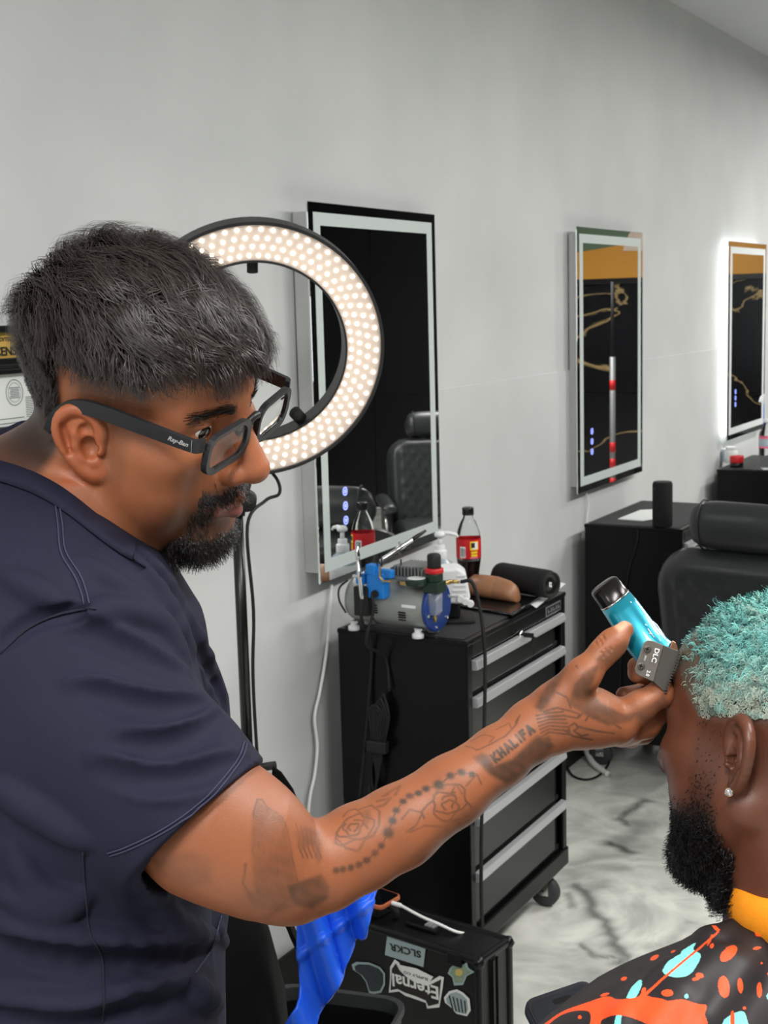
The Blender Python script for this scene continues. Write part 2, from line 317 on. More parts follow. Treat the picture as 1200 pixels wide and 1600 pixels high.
# ------------------------------------------------------------------ tool cabinets
M['cab'] = mat('cabinet_black_enamel', S(9, 10, 11), .3, noise=.12, scale=5, spec=.22)
M['cab_drawer'] = mat('cabinet_drawer_enamel', S(17, 18, 18), .3, noise=.12, scale=5)
M['liner'] = mat('ribbed_top_liner', S(40, 42, 43), .75, noise=.25, scale=50, bump=.2, bscale=300)
M['wheel'] = mat('caster_rubber', S(58, 60, 62), .55, noise=.1, scale=40)
M['hole'] = mat('hole_black', S(4, 4, 4), .9, noise=.1)
M['plate'] = mat('badge_silver', S(150, 152, 155), .35, .7, noise=.05)
def cabinet(loc, label, W_=.6, D=.34, H=.88, rz=0.0):
    # local: x along wall, y from front (0) to back (D), z up
    t = thing('tool_cabinet', loc, rz, label, 'cabinet', 'black rolling tool cabinets'); fz = .125
    part('body', G().box(0, .006, .0, D, fz, H-.012).box(W_-.006, W_, 0, D, fz, H-.012).box(.006, W_-.006, D-.006, D, fz, H-.012).box(.006, W_-.006, .02, D-.006, fz, fz+.012), M['cab'], t, bevel=.0015)
    part('front_post', G().box(0, .026, -.008, .004, fz, H-.004), M['cab'], t, bevel=.003)
    part('front_post', G().box(W_-.026, W_, -.008, .004, fz, H-.004), M['cab'], t, bevel=.003)
    part('plinth', G().box(-.004, W_+.004, -.012, D, fz-.012, fz+.038), M['cab'], t, bevel=.004)
    part('inner_back', G().box(.026, W_-.026, .012, .02, fz+.03, H-.02), M['hole'], t)
    part('top', G().box(-.002, W_+.002, -.01, D+.002, H-.014, H-.002), M['cab'], t, bevel=.003)
    part('top_liner', G().box(.012, W_-.012, .008, D-.012, H-.002, H), M['liner'], t)
    part('fascia', G().box(.026, W_-.026, -.008, .012, H-.047, H-.012), M['cab'], t, bevel=.002)
    part('badge', G().box(W_-.135, W_-.035, -.0095, -.008, H-.043, H-.018), M['plate'], t, bevel=.001)
    part('badge_field', G().box(W_-.131, W_-.039, -.0098, -.0095, H-.040, H-.021), M['hole'], t)
    for k in range(5): part('badge_mark', G().box(W_-.124+.017*k, W_-.112+.017*k, -.0102, -.0098, H-.036, H-.031+.005*(k % 2)).box(W_-.124+.017*k, W_-.120+.017*k, -.0102, -.0098, H-.031, H-.025), M['plate'], t)
    lk = part('lock', G().lathe([(.0, -.016), (.009, -.016), (.011, -.012), (.011, -.008)], 16, (.30, 0, H-.052), 'y'), M['chrome'], t, smooth=True)
    part('key', G().box(.2985, .3015, -.045, -.016, H-.058, H-.046).lathe([(.0, -.047), (.012, -.047), (.012, -.043), (0, -.043)], 14, (.30, 0, H-.066), 'y').box(.296, .304, -.046, -.044, H-.1, H-.07), M['black_gloss'], t)
    tops = [H-.052, H-.142, H-.287, H-.432, H-.572]; bots = tops[1:]+[fz+.042]
    for z1, z0 in zip(tops, bots):
        d = part('drawer', G().box(.03, W_-.075, -.004, D-.05, z0+.012, z1-.026), M['cab_drawer'], t, bevel=.002)
        h = part('handle', G().prism([(-.004, 0), (-.02, .002), (-.022, .008), (-.018, .023), (-.004, .025)], 0, 1), M['alu'], d, bevel=.001)
        h.matrix_local = Matrix(((0, 0, W_-.056, .028), (1, 0, 0, 0), (0, 1, 0, z1-.026), (0, 0, 0, 1)))
        part('shadow_gap', G().box(.028, W_-.03, .004, .01, z0, z0+.012), M['hole'], d)
    for cx, cy in ((.045, .035), (W_-.045, .035), (.045, D-.045), (W_-.045, D-.045)):
        c = part('caster', G().box(cx-.022, cx+.022, cy-.03, cy+.03, fz-.02, fz-.012).box(cx-.019, cx-.016, cy-.012, cy+.018, .035, fz-.018).box(cx+.016, cx+.019, cy-.012, cy+.018, .035, fz-.018), M['chrome'], t)
        part('wheel', G().lathe([(.0, -.014), (.034, -.014), (.042, -.009), (.042, .009), (.034, .014), (0, .014)], 24, (cx, cy+.004, .0425), 'x'), M['wheel'], c, smooth=True, bevel=.001)
        part('axle', G().cyl((cx-.023, cy+.004, .0425), (cx+.023, cy+.004, .0425), .006, n=12), M['chrome'], c)
    for s_ in (-.0006, W_-.0004):
        for yy in (D-.06, .045):
            part('slot', G().box(s_, s_+.001, yy-.022, yy+.022, H-.095, H-.087), M['hole'], t)
            for zz in (H-.118, H-.148): part('peg_hole', G().lathe([(0, 0), (.006, 0), (.006, .001), (0, .001)], 12, (s_, yy, zz), 'x'), M['hole'], t)
    return t
cab1 = cabinet((2.775, 1.372, 0), 'black rolling tool cabinet with air compressor and cola bottle on top')
cabinet((4.452, 1.385, 0), 'black rolling tool cabinet carrying the upright black speaker')
cabinet((6.09, 1.385, 0), 'black rolling tool cabinet at right edge below the glowing mirror')
cabinet((7.74, 1.385, 0), 'black rolling tool cabinet carrying the blue bottle, seen in the glowing mirror')
TOP = .88
def wp(px, py, z=TOP): return onz(px, py, z)
# ------------------------------------------------------------------ air compressor
M['comp'] = mat('compressor_silver', S(150, 153, 150), .38, .45, noise=.06, scale=20)
M['comp_head'] = mat('cast_grey', S(120, 122, 122), .5, .4, noise=.08, scale=60)
M['blue'] = mat('blue_plastic', S(24, 120, 205), .4, noise=.05)
M['navy_plate'] = mat('navy_plate', S(24, 54, 120), .35, noise=.06)
M['green_dk'] = mat('dark_green_plastic', S(18, 42, 30), .4, noise=.1)
M['red'] = mat('red_plastic', S(196, 28, 34), .4, noise=.05)
M['brass'] = mat('brass', S(186, 158, 96), .3, .9, noise=.04)
M['clear'] = mat('clear_plastic', S(240, 244, 244), .08, trans=.85, noise=.02, ior=1.3)
p = wp(612, 985, TOP); p[1] -= .035; p[0] -= .002
E0 = np.array([-.06, -1, 0]); E0 /= np.linalg.norm(E0)
t = thing('air_compressor', (p[0], p[1], TOP), math.atan2(E0[1], E0[0]), 'silver mini air compressor with blue end plate on the nearest cabinet', 'compressor')
# local: x = along the motor towards the room, y = to its left (away, +x world), z up
zc = .072; R_ = .056
part('motor', G().lathe([(0, -.145), (.035, -.144), (.05, -.135), (R_, -.12), (R_, .085), (0, .085)], 32, (0, 0, zc), 'x'), M['comp'], t, smooth=True, bevel=.002)
part('seam_band', G().lathe([(R_+.0006, -.06), (R_+.0012, -.06), (R_+.0012, -.056), (R_+.0006, -.056)], 32, (0, 0, zc), 'x', cap=False), M['black_matte'], t)
part('end_plate', G().lathe([(0, .085), (.059, .085), (.06, .088), (.06, .094), (.058, .097), (0, .097)], 32, (0, 0, zc), 'x'), M['navy_plate'], t, smooth=True, bevel=.001)
for a in range(6): part('screw', G().lathe([(0, .097), (.0038, .097), (.003, .0995), (0, .0995)], 10, (0, .05*math.cos(a*1.047+.3), zc+.05*math.sin(a*1.047+.3)), 'x'), M['chrome'], t)
part('neck', G().lathe([(.036, zc+.045), (.036, zc+.062)], 24, (.035, 0, 0)), M['comp'], t, smooth=True)
part('label_plate', G().box(.015, .05, -.0375, -.0362, zc+.05, zc+.059), M['brass'], t)
hd = part('cylinder_head', G().box(-.012, .082, -.044, .044, zc+.062, zc+.072), M['comp_head'], t, bevel=.003)
for k in range(10): part('cooling_fin', G().box(-.009+.0093*k, -.005+.0093*k, -.041, .041, zc+.072, zc+.097-(.006 if k in (0, 9) else 0)), M['comp_head'], hd, bevel=.0015)
part('head_core', G().box(-.008, .078, -.03, .03, zc+.072, zc+.094), M['comp_head'], hd, bevel=.003)
for k in range(4):
    part('vent', G().box(.02, .04, -.0568+.0006*k, -.0555+.0006*k, zc-.012-.006*k, zc-.009-.006*k), M['hole'], t)
    part('vent', G().box(-.055, -.038, -.0568+.0006*k, -.0555+.0006*k, zc-.002-.006*k, zc+.001-.006*k), M['hole'], t)
part('name_patch', G().box(.03, .068, -.0562, -.0555, zc+.002, zc+.009), M['white_plastic'], t)
for x_, y_ in ((-.12, -.035), (-.12, .035), (.06, -.035), (.06, .035)):
    f_ = part('foot', G().lathe([(0, 0), (.014, 0), (.014, .01), (.008, .013), (.008, .02), (0, .02)], 16, (x_, y_, 0)), M['white_plastic'], t, smooth=True)
    part('foot_bracket', G().box(x_-.01, x_+.012, min(y_, y_*.4), max(y_, y_*.4), .018, .022), M['chrome'], f_)
part('carry_handle', G().tube([Vector(q_) for q_ in spline([(-.135, -.045, zc-.03), (-.15, -.05, zc), (-.15, -.048, zc+.03), (-.13, -.04, zc+.05)], 5)], .0025, 6), M['black_matte'], t, smooth=True)
# blue airbrush holder on the near flank
hb = part('brush_holder', G().prism(rr(.05, .03, .006, cx=-.032, cy=-.058), zc+.02, zc+.082).box(-.056, -.03, -.075, -.05, zc+.075, zc+.1).box(-.022, .012, -.07, -.052, zc+.07, zc+.09).box(-.085, -.062, -.075, -.05, zc+.05, zc+.078), M['blue'], t, bevel=.003)
part('clip', G().tube([(-.012, -.078, zc+.1), (-.012, -.08, zc+.075), (-.004, -.08, zc+.066), (.018, -.078, zc+.066)], .0026, 6), M['brass'], hb)
part('cord_socket', G().lathe([(0, 0), (.009, 0), (.009, .008), (0, .008)], 14, (-.03, -.08, zc+.032), 'y'), M['black_matte'], hb)
part('switch_box', G().box(-.09, -.05, -.078, -.056, zc-.025, zc+.045), M['black_matte'], t, bevel=.003)
# regulator with gauge, knob and clear bowl
rg = part('regulator', G().box(.085, .125, -.05, -.01, zc+.04, zc+.066).lathe([(.02, zc+.066), (.02, zc+.085)], 20, (.105, -.03, 0)), M['green_dk'], t, bevel=.002)
part('gauge', G().lathe([(0, 0), (.024, 0), (.026, .004), (.026, .014), (.023, .016), (0, .016)], 24, (.072, -.055, zc+.058)), M['green_dk'], rg, smooth=True, bevel=.001)
part('gauge_face', G().lathe([(0, .0), (.021, 0), (.021, .001), (0, .001)], 24, (.072, -.055, zc+.0742)), M['paper'], rg)
part('red_ring', G().lathe([(.019, 0), (.0215, .001), (.0215, .011), (.019, .012)], 24, (.105, -.03, zc+.085)), M['red'], rg, smooth=True)
part('knob', G().lathe([(0, 0), (.016, 0), (.016, .03), (.013, .034), (0, .034)], 24, (.105, -.03, zc+.096)), M['black_matte'], rg, smooth=True, bevel=.001)
part('filter_bowl', G().lathe([(0, -.055), (.012, -.053), (.017, -.044), (.018, 0), (0, 0)], 20, (.105, -.03, zc+.04)), M['clear'], rg, smooth=True)
part('drain_tip', G().lathe([(0, -.018), (.003, -.018), (.004, -.008), (.006, 0), (0, 0)], 12, (.105, -.03, zc-.013)), M['brass'], rg, smooth=True)
part('hose_fitting', G().cyl((.11, -.01, zc+.055), (.122, .016, zc+.058), .006, n=12).cyl((.122, .016, zc+.058), (.135, .03, zc+.056), .0045, n=12), M['brass'], rg, smooth=True)
comp = t
def cw(x, y, z): return np.array(comp.matrix_basis @ Vector((x, y, z)))
# airbrushes
def airbrush(a, b, label, tip=True):
    a, b = Vector(a), Vector(b); d = (b-a).normalized(); L = (b-a).length
    t = thing('airbrush', a, 0, label, 'airbrush', 'airbrushes in the blue holder'); t.rotation_euler = d.to_track_quat('Z', 'Y').to_euler()
    part('barrel', G().lathe([(0, 0), (.004, 0), (.0055, .01), (.0055, L*.34), (.0065, L*.36), (.0065, L*.5), (.005, L*.52), (.005, L*.7), (0, L*.7)], 14), M['chrome'], t, smooth=True, bevel=.0004)
    part('tail', G().lathe([(.0045, L*.7), (.006, L*.75), (.003, L), (0, L)], 14), M['chrome'] if tip else M['black_gloss'], t, smooth=True)
    part('trigger', G().cyl((0, .004, L*.45), (0, .014, L*.46), .002, n=8).lathe([(0, 0), (.004, 0), (.004, .002), (0, .002)], 10, (0, .014, L*.46), 'y'), M['chrome'], t)
    part('valve', G().cyl((0, -.004, L*.4), (0, -.018, L*.4), .0045, n=10), M['chrome'], t)
    return t
airbrush(cw(-.058, -.088, zc+.02), cw(-.07, -.088, zc+.155), 'chrome airbrush standing upright in the blue holder')
airbrush(cw(-.03, -.05, zc+.105), cw(.03, .06, zc+.165), 'dark tailed airbrush lying slanted on the compressor', False)
for a_, b_ in (((-.03, -.062, .095), (-.03, -.062, .125)), ((-.018, -.062, .095), (-.018, -.062, .125)), ((.015, -.03, .07), (.015, -.03, .11))): part('holder_hook', G().cyl((a_[0], a_[1], zc+a_[2]), (b_[0], b_[1], zc+b_[2]), .0018, n=8), M['black_matte'], comp)
# cords
def cord(name, pts, r, m, label, n=8): return tag(part(name, G().tube(spline(pts, n), r, 8), m, None, smooth=True), label, 'cord')
c_ = cw(-.03, -.089, zc+.032)
cord('power_cord', [c_, c_+np.array([-.012, -.01, -.035]), (c_[0]-.03, c_[1]+.0, TOP-.005), (2.765, c_[1]+.0, TOP-.06), (2.762, c_[1]-.01, TOP-.14)], .0035, M['rubber'], 'black power cord hanging from blue holder down to its bundled loops')
c2_ = cw(-.058, -.09, zc+.018)
cord('air_hose', [c2_, c2_+np.array([-.01, -.005, -.05]), (2.766, c2_[1]+.01, TOP-.04), (2.755, c2_[1]+.03, .6), (2.74, c2_[1]+.06, .35), (2.72, c2_[1]+.1, .03)], .004, M['rubber'], 'black air hose running from airbrush down the cabinet side')
c3_ = cw(.137, .034, zc+.056)
cord('air_hose', [c3_, c3_+np.array([.01, -.03, -.01]), (c3_[0]+.005, 1.345, TOP-.01), (c3_[0]-.02, 1.335, .7), (c3_[0]-.06, 1.33, .4), (c3_[0]-.12, 1.30, .2), (2.6, 1.22, .1), (2.45, 1.06, .02)], .0045, M['rubber'], 'black hose from regulator hanging down in front of the drawers')
# bundled cord with strap hanging on the cabinet side
bx_, by_ = 2.758, c_[1]+.02
t = thing('bundled_cord', (bx_, by_, TOP-.28), 0, 'black power cord looped and strapped on the cabinet side', 'cord')
for k in range(5):
    o_ = .006*(k-2); part('loop', G().tube(spline([(-.004*(k % 2), o_-.004, .135-.01*k), (-.006, o_-.02, .08), (-.004, o_, .0), (-.008, o_+.018-.006*k, -.09), (-.004, o_+.03, -.11-.012*k), (-.002, o_+.034, -.05), (-.004, o_+.006, .01), (-.002, o_+.012, .09), (-.004*(k % 2), o_-.004, .135-.01*k)], 6), .0036, 7), M['rubber'], t, smooth=True)
part('strap', G().box(-.017, .004, -.026, .028, -.012, .018), M['black_matte'], t, bevel=.004)
part('plug_lead', G().tube(spline([(-.004, .03, -.1), (-.002, .02, -.2), (-.004, .01, -.35), (-.006, .03, -.58)], 6), .0034, 7), M['rubber'], t, smooth=True)
# ------------------------------------------------------------------ white appliance behind the regulator
p = wp(697, 968)
t = thing('trimmer_stand', (p[0], p[1], TOP), math.radians(-62), 'white ribbed plastic appliance on black stand behind the regulator', 'appliance')
hs = part('housing', G().prism([(-.10, .075), (-.085, .125), (.03, .135), (.05, .12), (.06, .06), (.05, .045), (-.02, .05), (-.09, .06)], -.04, .04), M['white_plastic'], t, bevel=.006)
hs.matrix_local = Matrix(((1, 0, 0, 0), (0, 0, -1, 0), (0, 1, 0, 0), (0, 0, 0, 1)))
for k in range(5): part('rib', G().box(.012+.004*k, .05, -.0425, -.0395, .066+.012*k, .071+.012*k), M['white_plastic'], t, bevel=.001)
for k in range(3): part('knob', G().lathe([(0, -.05), (.008, -.05), (.009, -.046), (.009, -.04), (0, -.04)], 12, (.035+.012*k, 0, .06-.006*k), 'y'), M['white_plastic'], t)
part('stand', G().box(-.03, .035, -.03, .03, .008, .06), M['black_gloss'], t, bevel=.006)
part('base', G().prism(rr(.14, .11, .01), 0, .009), M['black_matte'], t, bevel=.002)
# ------------------------------------------------------------------ pump bottle
M['frosty'] = mat('translucent_plastic', S(205, 222, 232), .2, trans=.5, noise=.03)
p = wp(686, 935); yb = 1.60
p = ony(688, 880, yb); 
t = thing('pump_bottle', (p[0], yb, TOP), 0, 'clear lotion bottle with white pump behind the compressor', 'bottle')
part('bottle_body', G().lathe([(0, 0), (.034, 0), (.037, .006), (.037, .09), (.034, .105), (.018, .118), (.016, .124), (0, .124)], 28), M['frosty'], t, smooth=True, bevel=.001)
part('wrap', G().lathe([(.0376, .02), (.0378, .022), (.0378, .085), (.0376, .087)], 28, cap=False), M['white_plastic'], t, smooth=True)
part('collar', G().lathe([(0, .12), (.018, .12), (.018, .14), (.013, .143), (.013, .155), (0, .155)], 24), M['white_plastic'], t, smooth=True, bevel=.001)
pm = part('pump', G().cyl((0, 0, .155), (0, 0, .178), .006, n=14).lathe([(0, .176), (.013, .176), (.015, .182), (.011, .19), (0, .191)], 20), M['white_plastic'], t, smooth=True)
part('spout', G().tube([(0, 0, .184), (.012, -.02, .185), (.02, -.036, .181), (.022, -.041, .174)], [.007, .0055, .0045, .004], 10), M['white_plastic'], pm, smooth=True)
# ------------------------------------------------------------------ cola bottle
M['pet'] = mat('clear_pet', S(245, 248, 248), .04, trans=1.0, noise=.01, ior=1.2)
M['cola'] = mat('cola', S(22, 8, 5), .1, noise=.1)
M['cola_label'] = mat('red_label', S(200, 24, 34), .4, noise=.04)
M['yellow'] = mat('yellow_print', S(240, 206, 40), .5, noise=.03)
M['white_print'] = mat('white_print', S(235, 235, 235), .5, noise=.03)
M['pink'] = mat('pink_print', S(232, 110, 140), .5, noise=.03)
p = ony(733, 900, 1.59)
t = thing('cola_bottle', (p[0], 1.59, TOP), 0, 'half full cola bottle with red label and black cap', 'bottle')
prof = [(0, .002), (.024, .0), (.029, .006), (.030, .03), (.027, .055), (.0315, .085), (.0325, .095), (.0325, .15), (.030, .168), (.022, .19), (.0135, .205), (.0125, .215)]
part('bottle_body', G().lathe(prof+[(0, .215)], 32), M['pet'], t, smooth=True)
part('cola_fill', G().lathe([(0, .004), (.022, .003), (.0275, .008), (.0285, .03), (.0255, .055), (.030, .085), (.031, .1), (0, .1)], 28), M['cola'], t, smooth=True)
lb = part('wrap_label', G().lathe([(.0331, .098), (.0333, .099), (.0333, .149), (.0331, .15)], 40, cap=False), M['cola_label'], t, smooth=True)
def patch(parent, a0, a1, z0, z1, m, r=.0336, name='print_patch'):
    n = 6; g = G(); g.loft([[(r*math.cos(a0+(a1-a0)*k/n), r*math.sin(a0+(a1-a0)*k/n), z) for k in range(n+1)] for z in (z0, z1)], cap=False, closed=False); return part(name, g, m, parent)
av = math.atan2(-1.59, -p[0])
patch(lb, av+.12, av+.85, .121, .145, M['yellow']); patch(lb, av+.32, av+.78, .124, .142, M['white_print'], .0339); patch(lb, av+.2, av+.5, .128, .141, M['ink'], .0342)
patch(lb, av+.2, av+.75, .112, .118, M['yellow']); patch(lb, av+.2, av+.75, .104, .110, M['yellow']); patch(lb, av+.1, av+.8, .0985, .103, M['pink']); patch(lb, av-.75, av-.25, .101, .131, M['white_print'])
for k in range(7): patch(lb, av-.68+.06*k, av-.65+.06*k, .104, .127, M['ink'], .0338, 'barcode_bar')
part('cap', G().lathe([(0, .212), (.0155, .212), (.0155, .23), (.014, .233), (0, .233)], 28), M['black_gloss'], t, smooth=True, bevel=.0008)
# ------------------------------------------------------------------ tray, speaker, glasses case, paper
M['tray'] = mat('smoked_tray', S(26, 25, 26), .18, noise=.1, scale=6)
M['fabric_black'] = mat('speaker_fabric', S(13, 13, 15), .85, noise=.3, scale=400, bump=.3, bscale=900)
M['leather'] = mat('tan_leather', S(150, 104, 74), .42, noise=.1, scale=60, bump=.08, bscale=700)
q4 = [wp(845, 935), wp(800, 964), wp(716, 950), wp(752, 905)]
t = thing('plastic_tray', (0, 0, TOP), 0, 'glossy black tray under the tan glasses case', 'tray')
cx_ = sum(q_[0] for q_ in q4)/4; cy_ = sum(q_[1] for q_ in q4)/4; t.location = (cx_, cy_, TOP)
part('tray_floor', G().prism([(q_[0]-cx_, q_[1]-cy_) for q_ in q4][::-1], .0005, .005), M['tray'], t, bevel=.001)
for a_, b_ in zip(q4, q4[1:]+q4[:1]):
    part('tray_rim', G().tube([(a_[0]-cx_, a_[1]-cy_, .006), (b_[0]-cx_, b_[1]-cy_, .006)], .0035, 8), M['tray'], t, smooth=True)
tag(part('paper_sheet', G().add([tuple(wp(838, 950, TOP+.001)), tuple(wp(884, 912, TOP+.001)), tuple(wp(868, 908, TOP+.001)), tuple(wp(800, 925, TOP+.001))], [(0, 1, 2, 3)]), M['paper'], None), 'white paper sheet under the black cylindrical speaker', 'paper')
pa, pb = wp(783, 925, TOP), wp(853, 938, TOP)
d_ = np.array([pb[0]-pa[0], pb[1]-pa[1]]); Ls = np.linalg.norm(d_)
t = thing('bluetooth_speaker', (pa[0], pa[1], TOP+.006), math.atan2(d_[1], d_[0]), 'black cylindrical speaker lying behind the tan glasses case', 'speaker')
Ls = .17; r_ = .037
part('grille', G().lathe([(0, -.012), (.024, -.012), (.034, -.006), (r_, .004), (r_, Ls-.004), (.034, Ls+.006), (.027, Ls+.006)], 32, (0, 0, r_+.001), 'x', cap=False), M['fabric_black'], t, smooth=True)
part('end_ring', G().lathe([(.034, Ls+.006), (.0335, Ls+.010), (.029, Ls+.010), (.027, Ls+.004)], 32, (0, 0, r_+.001), 'x', cap=False), M['rubber'], t, smooth=True)
cn = part('bass_cone', G().lathe([(.027, Ls+.004), (.02, Ls), (.012, Ls+.003), (0, Ls+.004)], 28, (0, 0, r_+.001), 'x', cap=False), M['black_gloss'], t, smooth=True)
part('emblem', G().box(Ls+.0042, Ls+.0048, -.004, -.001, r_-.005, r_+.008).box(Ls+.0042, Ls+.0048, .001, .005, r_-.007, r_-.001).box(Ls+.0042, Ls+.0048, .001, .005, r_+.002, r_+.006), M['white_print'], cn)
pc, pd = wp(770, 938, TOP), wp(805, 945, TOP)
d_ = pd-pc
t = thing('glasses_case', (pc[0], pc[1], TOP+.005), math.atan2(d_[1], d_[0]), 'tan leather glasses case on the black tray', 'case'); t.rotation_euler[2] += .1
def ring_tri(x, w_, h_):
    o = []
    for k in range(24):
        a = 2*math.pi*k/24; rad = 1/(max(abs(math.cos(a))*.95, abs(math.sin(a)))**.5*.5+.62); z = .5+.5*math.sin(a)*1.0
        o.append((x, math.cos(a)*w_*(1-.45*z)*1.05, h_*z))
    return o
part('case_body', G().loft([ring_tri(x_, .036*s_, .058*s_) for x_, s_ in ((-.075, .5), (-.072, .8), (-.06, .95), (-.03, 1), (.03, 1), (.055, .93), (.07, .8), (.08, .5), (.083, .2))]), M['leather'], t, smooth=True)
part('flap', G().loft([ring_tri(x_, .0372*s_, .0595*s_) for x_, s_ in ((-.076, .5), (-.0735, .8), (-.061, .955), (-.03, 1.01), (.02, 1.01), (.0205, .99))], cap=False), M['leather'], t, smooth=True)
# ------------------------------------------------------------------ things on the second and third cabinet
p = wp(1035, 822)
t = thing('bluetooth_speaker', (p[0], p[1], TOP), 0, 'upright black cylindrical speaker on the second cabinet', 'speaker')
part('grille', G().lathe([(0, 0), (.03, 0), (.034, .004), (.034, .145), (.032, .149)], 32, cap=False), M['fabric_black'], t, smooth=True)
part('cap', G().lathe([(.032, .149), (.03, .153), (.02, .152), (0, .151)], 32), M['rubber'], t, smooth=True)
part('strap_loop', G().tube(spline([(-.03, .01, .12), (-.045, .012, .125), (-.05, .012, .132), (-.046, .012, .136)], 5), .0025, 6), M['rubber'], t, smooth=True)
g = G(); qq = [wp(965, 812), wp(1000, 798), wp(1022, 797), wp(1020, 812), wp(1004, 815)]; g.prism([(q_[0], q_[1]) for q_ in qq], TOP+.0005, TOP+.0035)
tag(part('paper_sheet', g, M['paper'], None, bevel=.001), 'crumpled white paper lying beside the upright speaker', 'paper')
p = wp(995, 822); cord('thin_cord', [p, (4.446, p[1]-.005, TOP-.05), (4.444, p[1]+.03, .7), (4.444, p[1]+.05, .5), (4.443, p[1]+.06, .13)], .0022, M['rubber'], 'thin black cord hanging over the second cabinet side')
p = wp(1151, 730)
t = thing('red_jar', (p[0], p[1], TOP), 0, 'small red lidded jar on the third cabinet', 'jar')
part('jar_body', G().lathe([(0, 0), (.028, 0), (.03, .004), (.03, .02), (.028, .022), (0, .022)], 24), M['black_gloss'], t, smooth=True)
part('lid', G().lathe([(0, .022), (.031, .022), (.031, .05), (.029, .053), (0, .053)], 24), M['red'], t, smooth=True, bevel=.001)
p = wp(1197, 733)
t = thing('water_bottle', (p[0], p[1], TOP), 0, 'clear ribbed water bottle at the right edge of the third cabinet', 'bottle')
part('bottle_body', G().lathe([(0, 0), (.03, 0), (.033, .005)]+[(.033-.0015*(k % 2), .012+.01*k) for k in range(14)]+[(.033, .155), (.026, .185), (.013, .2), (.012, .21), (0, .21)], 28), M['pet'], t, smooth=True)
part('wrap_label', G().lathe([(.0334, .1), (.0334, .14)], 28, cap=False), M['frosty'], t, smooth=True)
part('label_stripe', G().lathe([(.0337, .138), (.0337, .146)], 28, cap=False), M['pink'], t, smooth=True)
part('label_stripe', G().lathe([(.0337, .096), (.0337, .104)], 28, cap=False), M['pink'], t, smooth=True)
part('cap', G().lathe([(0, .208), (.015, .208), (.015, .224), (0, .225)], 20), M['white_plastic'], t, smooth=True)
for k, (px, py, hh, rr_, nm, lb_) in enumerate([(1166, 722, .06, .022, 'glass_jar', 'small clear jar beside the red jar'), (1176, 724, .075, .03, 'powder_tub', 'pale round tub beside the water bottle')]):
    p = wp(px, py); p[1] += .1
    t = thing(nm, (p[0], p[1], TOP), 0, lb_, 'jar')
    part('jar_body', G().lathe([(0, 0), (rr_, 0), (rr_, hh*.7), (rr_*.8, hh*.8), (0, hh*.8)], 20), M['frosty'] if k == 0 else M['paper'], t, smooth=True, bevel=.001)
    part('lid', G().lathe([(0, hh*.8), (rr_*.85, hh*.8), (rr_*.85, hh), (0, hh)], 20), M['white_plastic'], t, smooth=True, bevel=.001)
M['blue_liquid'] = mat('blue_liquid', S(30, 110, 215), .15, noise=.05)
t = thing('blue_bottle', (7.95, 1.56, TOP), 0, 'blue liquid bottle with white cap mirrored at the right edge', 'bottle')
part('bottle_body', G().lathe([(0, 0), (.05, 0), (.055, .01), (.055, .17), (.04, .215), (.022, .235), (0, .235)], 28), M['blue_liquid'], t, smooth=True)
part('cap', G().lathe([(0, .235), (.026, .235), (.022, .29), (0, .292)], 20), M['white_plastic'], t, smooth=True)
t = thing('spray_bottle', (7.83, 1.60, TOP), 0, 'white spray bottle with curved handle, mirrored beside the blue bottle', 'bottle')
part('bottle_body', G().lathe([(0, 0), (.045, 0), (.048, .008), (.046, .1), (.02, .15), (.016, .16), (0, .16)], 24), M['white_plastic'], t, smooth=True)
part('trigger_head', G().tube(spline([(0, 0, .15), (0, .0, .18), (-.02, -.02, .2), (-.05, -.05, .2), (-.06, -.06, .17)], 5), .016, 10), M['white_plastic'], t, smooth=True)
# ------------------------------------------------------------------ ring light on its stand
RP = at(399, 552, 2.47); toc = CP-RP; toc /= np.linalg.norm(toc)
nrm = toc-np.array([0, 0, .30])+.10*RT; nrm /= np.linalg.norm(nrm)
t = thing('ring_light', (RP[0], RP[1], 0), 0, 'glowing LED ring light on black stand behind the barber face', 'lamp')
rx = np.cross([0, 0, 1], nrm); rx /= np.linalg.norm(rx); ry = np.cross(nrm, rx)
RM = Matrix(((rx[0], ry[0], nrm[0], 0), (rx[1], ry[1], nrm[1], 0), (rx[2], ry[2], nrm[2], RP[2]), (0, 0, 0, 1)))
M['ring_body'] = mat('ring_housing', S(38, 38, 40), .45, noise=.1, scale=20)
M['ring_board'] = mat('led_board', S(206, 192, 184), .5, noise=.03, scale=60)
M['led'] = mat('led_bead', S(255, 250, 235), .4, noise=.01, emit=(1, .9, .72, 1), estr=7)
RO, RI = .236, .162
def ringm(prof, n=96):
    g = G(); rings = [[(r*math.cos(2*math.pi*k/n), r*math.sin(2*math.pi*k/n), h) for k in range(n)] for r, h in prof]
    return g.loft(rings+[rings[0]], cap=False)
h_ = part('ring_housing', ringm([(RO, .0), (RO, -.044), (RO-.008, -.05), (RI+.01, -.05), (RI+.002, -.044), (RI+.002, .0), (RI+.006, .0), (RI+.006, -.006), (RO-.006, -.006), (RO-.006, 0)]), M['ring_body'], t, smooth=False); h_.matrix_local = RM
b_ = part('led_board', ringm([(RO-.006, -.0055), (RI+.006, -.0055), (RI+.006, -.006), (RO-.006, -.006)]), M['ring_board'], t); b_.matrix_local = RM
led = G().lathe([(.0033, 0), (.0031, .002), (.0028, .0036), (0, .0042)], 10).mesh('led'); NC = 66
for c in range(NC):
    for r_i in range(4):
        a = 2*math.pi*(c+.5*(r_i % 2)+.12*r_i)/NC; rr_ = RI+.0138+.0153*r_i
        o = link('led', led, M['led'], t, smooth=(c == 0 and r_i == 0)); o.matrix_local = RM @ Matrix.Translation((rr_*math.cos(a), rr_*math.sin(a), -.0055))
z_b = RP[2]-.27
